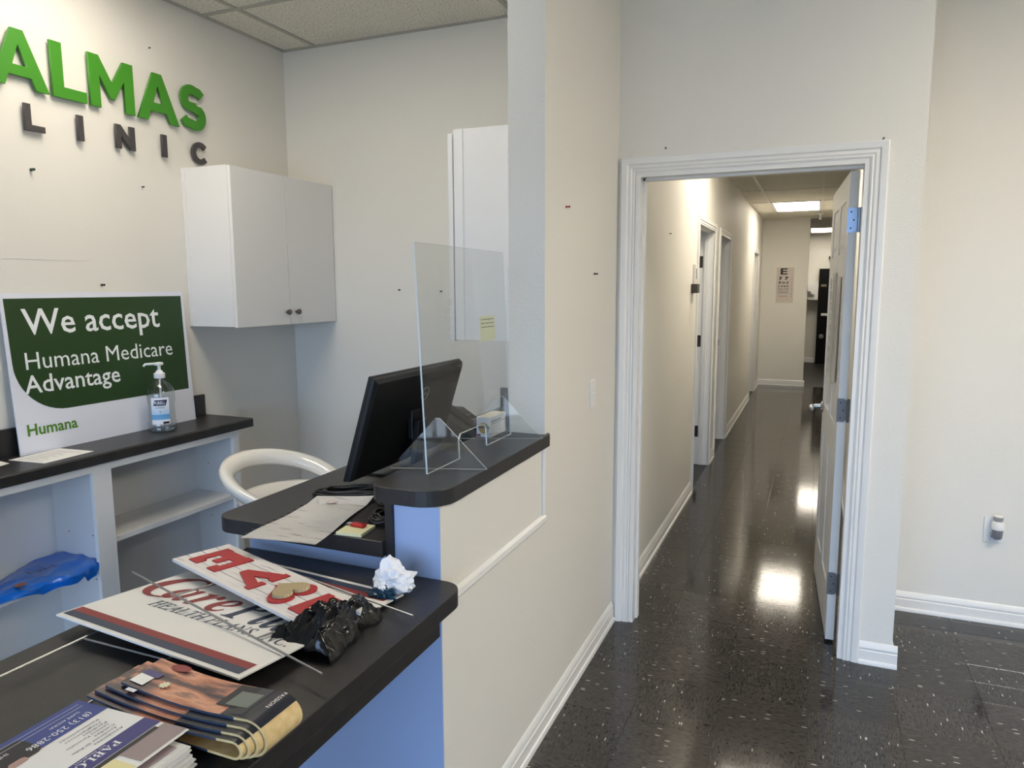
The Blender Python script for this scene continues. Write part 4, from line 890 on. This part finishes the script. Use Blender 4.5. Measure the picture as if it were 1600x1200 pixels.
        s2 = G(); s2.text('PASSION', (-.776, .888, zat(-.785)+.0036), (0, -1, 0), (1, 0, 0), width=.045, depth=.001); s2.out('title', paper_m, t)

# flyers
fs = thing('flyer_stack', 'thick stack of printed flyers beside the folded magazines', 'flyers', (-.93, .66, ZN))
q = G(); rnd = random.Random(9)
for k in range(16):
    z = ZN + .001 + .0024*k; j = rnd.uniform(-.004, .004); q.box(-1.09+j, -.842+j*.8+.0008*(8-k), .48+j, .756+j, z, z+.0021)
q.out('sheets', mat('flyer_paper', (222, 218, 212), .5), fs, kind='stuff')
q = G(); q.box(-.93, -.858, .62, .744, ZN+.0400, ZN+.0403); q.out('photo', mat('mauve_photo', (150, 132, 132), .4), fs)
q = G(); q.prism([(-.90, .50, ZN+.0006), (-.806, .50, ZN+.0006), (-.806, .752, ZN+.0006), (-.90, .752, ZN+.0006)], (0, 0, .0003)); q.bm.free()
fl = thing('law_flyer', 'blue and white flyer with a phone number on top of the flyer stack', 'flyer', (-.99, .65, .89))
FO = Vector((-1.108, .772, .8935)); FR = Vector((.02, -1, -.002)).normalized(); FU = Vector((.242, .006, .004)).normalized(); FU = (FU - FR*FU.dot(FR)).normalized(); FN = FR.cross(FU)
def fp(r_, u_, d=0): return FO + FR*r_ + FU*u_ + FN*d
fw_ = .29; fh_ = .240
q = G(); q.prism([fp(0, 0, -.001), fp(fw_, 0, -.001), fp(fw_, fh_, -.001), fp(0, fh_, -.001)], FN*.0012); q.out('page', paper_m, fl)
def fband(r0, r1, u0, u1, m, nm, d=.0008): q = G(); q.poly([fp(r0, u0, d), fp(r1, u0, d), fp(r1, u1, d), fp(r0, u1, d)]); return q.out(nm, m, fl)
cob = mat('cobalt_print', (36, 62, 140), .35); indg = mat('indigo_band', (44, 40, 120), .35)
fband(0, fw_, 0, .068, cob, 'blue_band'); fband(0, fw_, .148, .182, indg, 'name_band'); fband(.0, .085, .190, .236, mat('mauve_photo', (150, 132, 132), .4), 'photo'); fband(.095, .20, .186, .238, mat('pale_yellow_print', (238, 226, 168), .5), 'offer_panel')
fband(.013, .125, .184, .193, ink_m, 'photo_strip', .001)
q = G(); q.text('(813) 250-2886', fp(.020, .044), FR, FU, width=.105, height=.016, depth=.0012); q.text('LLAME AHORA!', fp(.026, .032), FR, FU, width=.05, height=.006, depth=.0012); q.text('SHEILA LAW', fp(.14, .030), FR, FU, width=.05, height=.007, depth=.0012)
for k in range(2): q.poly([fp(.01, .012+.010*k, .0011), fp(.20, .012+.010*k, .0011), fp(.20, .0128+.010*k, .0011), fp(.01, .0128+.010*k, .0011)])
q.text(mi('PABLO B. M', 0x1D400, 0x1D41A), fp(.060, .157), FR, FU, width=.125, height=.014, depth=.0012); q.text('Sus Abogados', fp(.075, .1505), FR, FU, width=.05, height=.0045, depth=.0012); q.out('white_lettering', printwhite_m, fl, kind='stuff')
q = G()
for k in range(7):
    u_ = .138 - .009*k; r0 = .030 + .004*(k % 2); q.text(['Accidentes', 'Accidentes de Auto', 'Caidas', 'Lesiones Personales', 'Perdidas', 'Negligencias', 'Reclamaciones'][k], fp(r0, u_-.004), FR, FU, width=[.05, .075, .035, .07, .04, .06, .065][k], height=.0052, depth=.0011)
q.out('body_text', mat('slate_ink', (60, 62, 90), .5), fl, kind='stuff')
q = G(); q.poly([fp(r_, u_, .0010) for r_, u_ in rrect(.110, .25, .012, .072, .014)]); q.out('dark_figure', ink_m, fl)
q = G(); q.poly([fp(r_, u_, .0011) for r_, u_ in rrect(.136, .162, .062, .076, .006)]); q.out('hands_photo', mat('skin_print', (186, 150, 140), .5), fl)

# ------------------------------------------------------------------ small things on walls
def plate(name, label, cat, c, ax, w_, h_, m=white_m):
    t = thing(name, label, cat, c); return t
sw = thing('light_switch', 'white light switch on the cream wall beside the doorway', 'switch', (XW, 2.862, 1.139))
q = G(); q.box(XW, XW+.006, 2.825, 2.899, 1.080, 1.198, .003); q.out('plate', white_m, sw)
q = G(); q.box(XW+.005, XW+.0075, 2.852, 2.872, 1.120, 1.158); q.box(XW+.006, XW+.016, 2.857, 2.867, 1.136, 1.146, .002); q.out('toggle', white_m, sw)
sw2 = thing('light_switch', 'white switch plate seen edge-on on the left face of the pillar', 'switch', (-.967, 2.337, 1.58))
q = G(); q.box(-.9755, -.9672, 2.302, 2.372, 1.522, 1.640, .003); q.out('plate', white_m, sw2)
q = G(); q.box(-.986, -.975, 2.331, 2.343, 1.575, 1.59, .002); q.out('toggle', white_m, sw2)
out_t = thing('wall_outlet', 'white wall outlet behind the air freshener on the right wall', 'outlet', (.80, 3.87, .46))
q = G(); q.box(.762, .842, 3.863, 3.8695, .392, .512, .003); q.out('plate', white_m, out_t)
q = G(); q.box(.785, .820, 3.861, 3.8635, .400, .440, .003); soc = q.out('socket', mat('socket_grey', (206, 206, 206), .4), out_t)
q = G(); q.box(.794, .797, 3.8605, 3.8612, .415, .425); q.box(.806, .809, 3.8605, 3.8612, .415, .425); q.out('slots', ink_m, soc, kind='stuff')
af = thing('air_freshener', 'white plug-in air freshener with a grey cap on the right wall', 'air freshener', (.808, 3.84, .45))
q = G(); q.lathe([(.016, .418), (.020, .424), (.022, .45), (.022, .468)], (.812, 3.838, 0), 20); q.out('refill', mat('grey_translucent', (120, 122, 128), .2), af, smooth=40)
q = G(); q.lathe([(.023, .462), (.025, .464), (.026, .488), (.021, .496), (.018, .502)], (.812, 3.838, 0), 24); q.box(.792, .832, 3.838, 3.862, .455, .495, .004); q.out('housing', white_m, af, smooth=40)
q = G(); q.lathe([(.016, .500), (.018, .502), (.0195, .520), (.0195, .523)], (.812, 3.838, 0), 24); q.out('cap', mat('warm_grey_cap', (150, 148, 146), .5), af, smooth=40)
q = G(); q.lathe([(.0197, .5225), (.0197, .527), (.017, .529)], (.812, 3.838, 0), 24); q.out('cap_top', white_m, af, smooth=40)
def pin(p, n, m, label, s=1.0):
    p, n = Vector(p), Vector(n); t = thing('push_pin', label, 'pin', p, 'push pins in the walls'); q = G()
    q.tube([p + n*.001, p + n*.004*s, p + n*.0045*s, p + n*.012*s, p + n*.0125*s, p + n*.016*s], [.0045*s, .0045*s, .0025*s, .0025*s, .0042*s, .0042*s], 10); q.out('head', m, t)
pin_m = {k: mat('pin_'+k, c, .3) for k, c in dict(red=(150, 24, 30), black=(24, 26, 26), green=(20, 60, 44), white=(220, 218, 210)).items()}
pin((XW, 2.510, 1.854), (1, 0, 0), pin_m['red'], 'red push pin on the cream wall beside the doorway')
pin((XW, 2.872, 1.625), (1, 0, 0), pin_m['black'], 'black push pin on the cream wall near the doorway casing')
pin((XS, 2.018, 2.042), (1, 0, 0), pin_m['green'], 'dark green push pin under the grey letters L and I', 1.3)
pin((XS, 2.538, 2.038), (1, 0, 0), pin_m['black'], 'small nail head left of the wall cabinet', .8)
pin((XS, 2.290, 1.590), (1, 0, 0), pin_m['black'], 'black push pin just above the leaning green board', 1.2)
pin((XS, 2.626, 2.672), (1, 0, 0), pin_m['black'], 'small nail high on the wall above the green S', .7)
pin((-2.162, 3.565, 1.560), (0, -1, 0), pin_m['black'], 'small dark screw on the back wall right of the cabinet')
pin((-1.899, 3.565, 1.552), (0, -1, 0), pin_m['black'], 'small dark screw on the back wall seen through the clear screen')
pin((XW, 4.467, 1.886), (1, 0, 0), pin_m['black'], 'small nail on the hallway wall before the first hall door', .8)
def pin_front(x, z, m, lb): pin((x, YD, z), (0, -1, 0), m, lb, .9)
pin_front(-.63, 2.160, metal_m, 'screw above the doorway header near its left end'); pin_front(-.775, 2.155, pin_m['white'], 'pale nail above the top left corner of the doorway'); pin_front(.205, 2.135, metal_m, 'screw hook at the top right corner of the doorway')

# ------------------------------------------------------------------ hallway things
ec = thing('eye_chart', 'white eye test chart with black letters on the hallway end wall', 'chart', (-.48, 12.268, 1.58))
q = G(); q.box(-.612, -.356, 12.266, 12.269, 1.308, 1.855); q.out('sheet', mat('chart_paper', (206, 198, 190), .6), ec)
q = G(); X_, Z_ = (1, 0, 0), (0, 0, 1)
for txt, z, h_, w_ in (('E', 1.745, .098, .100), (mi('F  P', 0x1D400), 1.665, .052, .135), (mi('T O Z', 0x1D400), 1.602, .036, .15), (mi('L P E D', 0x1D400), 1.552, .026, .15), (mi('P E C F D', 0x1D400), 1.515, .018, .15), (mi('E D F C Z P', 0x1D400), 1.487, .013, .15)): q.text(txt, (-.505, 12.2655, z), X_, Z_, width=w_, height=h_, align='CENTER', depth=.0, bold=.03)
for k in range(9): q.text(str(k+1), (-.385, 12.2655, 1.75-.045*k), X_, Z_, height=.014 if k < 2 else .022, align='CENTER', depth=.0)
q.out('chart_letters', ink_m, ec, kind='stuff')
q = G(); q.box(-.585, -.43, 12.2650, 12.2658, 1.462, 1.470); q.out('dark_line', mat('green_line', (60, 90, 70), .6), ec)
q = G(); q.box(-.575, -.44, 12.2650, 12.2658, 1.408, 1.416); q.out('red_line', mat('red_line', (180, 100, 90), .6), ec)
ks = thing('door_alarm', 'small dark door alarm box on the hallway wall beside the first door', 'alarm', (XW, 5.42, 1.56))
q = G(); q.box(XW, XW+.045, 5.33, 5.44, 1.525, 1.590, .004); q.out('case', mat('dark_case', (70, 66, 58), .35, metal=.4), ks)
q = G(); q.box(XW, XW+.020, 5.40, 5.47, 1.61, 1.73, .003); q.out('cradle', white_m, ks)
q = G(); q.box(XW+.02, XW+.022, 5.42, 5.45, 1.625, 1.70); q.out('clip', metal_m, ks)
pl = thing('number_plate', 'small white plate on the far door casing in the hallway', 'plate', (XW, 7.76, 1.62))
q = G(); q.box(XW+.018, XW+.022, 7.74, 7.79, 1.60, 1.66, .001); q.out('plate_face', white_m, pl)
sd = thing('sprinkler_head', 'small white sprinkler head on the ceiling past the hall light', 'sprinkler', (-.02, 11.4, ZH))
q = G(); q.lathe([(.0, -.09), (.028, -.085), (.008, -.07), (.012, -.03), (.030, -.012), (.048, -.008), (.048, 0)], (-.02, 11.5, ZH-.007), 18, caps=False); q.out('head', white_m, sd, smooth=40)
fd = thing('black_cabinet', 'tall black cabinet door at the far end of the hallway', 'cabinet', (.2, 16.1, 0))
q = G(); q.box(.005, .62, 16.05, 16.25, .005, 1.91, .005); q.out('body', mat('black_gloss', (10, 9, 8), .6, spec=.2), fd)
q = G(); q.box(.05, .15, 16.045, 16.05, 1.55, 1.60); q.out('label_plate', mat('tan_label', (120, 110, 90), .5), fd)
q = G(); q.box(.075, .30, 16.03, 16.05, .97, 1.02, .004); q.out('handle', white_m, fd)
q = G(); q.lathe([(.045, 0), (.05, .01), (.03, .03)], (.098, 16.05, .55), 16, axis='Y'); q.out('knob', mat('grey_badge', (120, 120, 112), .4), fd)
fr_ = thing('file_rack', 'stepped white file rack on the far wall beside the black cabinet', 'rack', (-.15, 16.2, 1.3))
for k, (x1, z0, z1) in enumerate(((.0, 1.29, 1.65), (-.06, 1.40, 1.65), (-.13, 1.46, 1.65))):
    q = G(); q.box(-.42+.1*k*0, x1, 16.02+.06*k*0+.0, 16.25-.07*k, z0 if k == 0 else z0, z1) if k == 0 else q.box(-.42, x1, 16.02-.05*k, 16.25, z0-.0, z1-.004*k); q.out('pocket', white_m, fr_)
cm = thing('ceiling_camera', 'small black device high on the far room wall', 'camera', (.20, 16.2, 2.15))
q = G(); q.box(.17, .24, 16.16, 16.25, 2.10, 2.16, .004); q.out('case', black_m, cm)
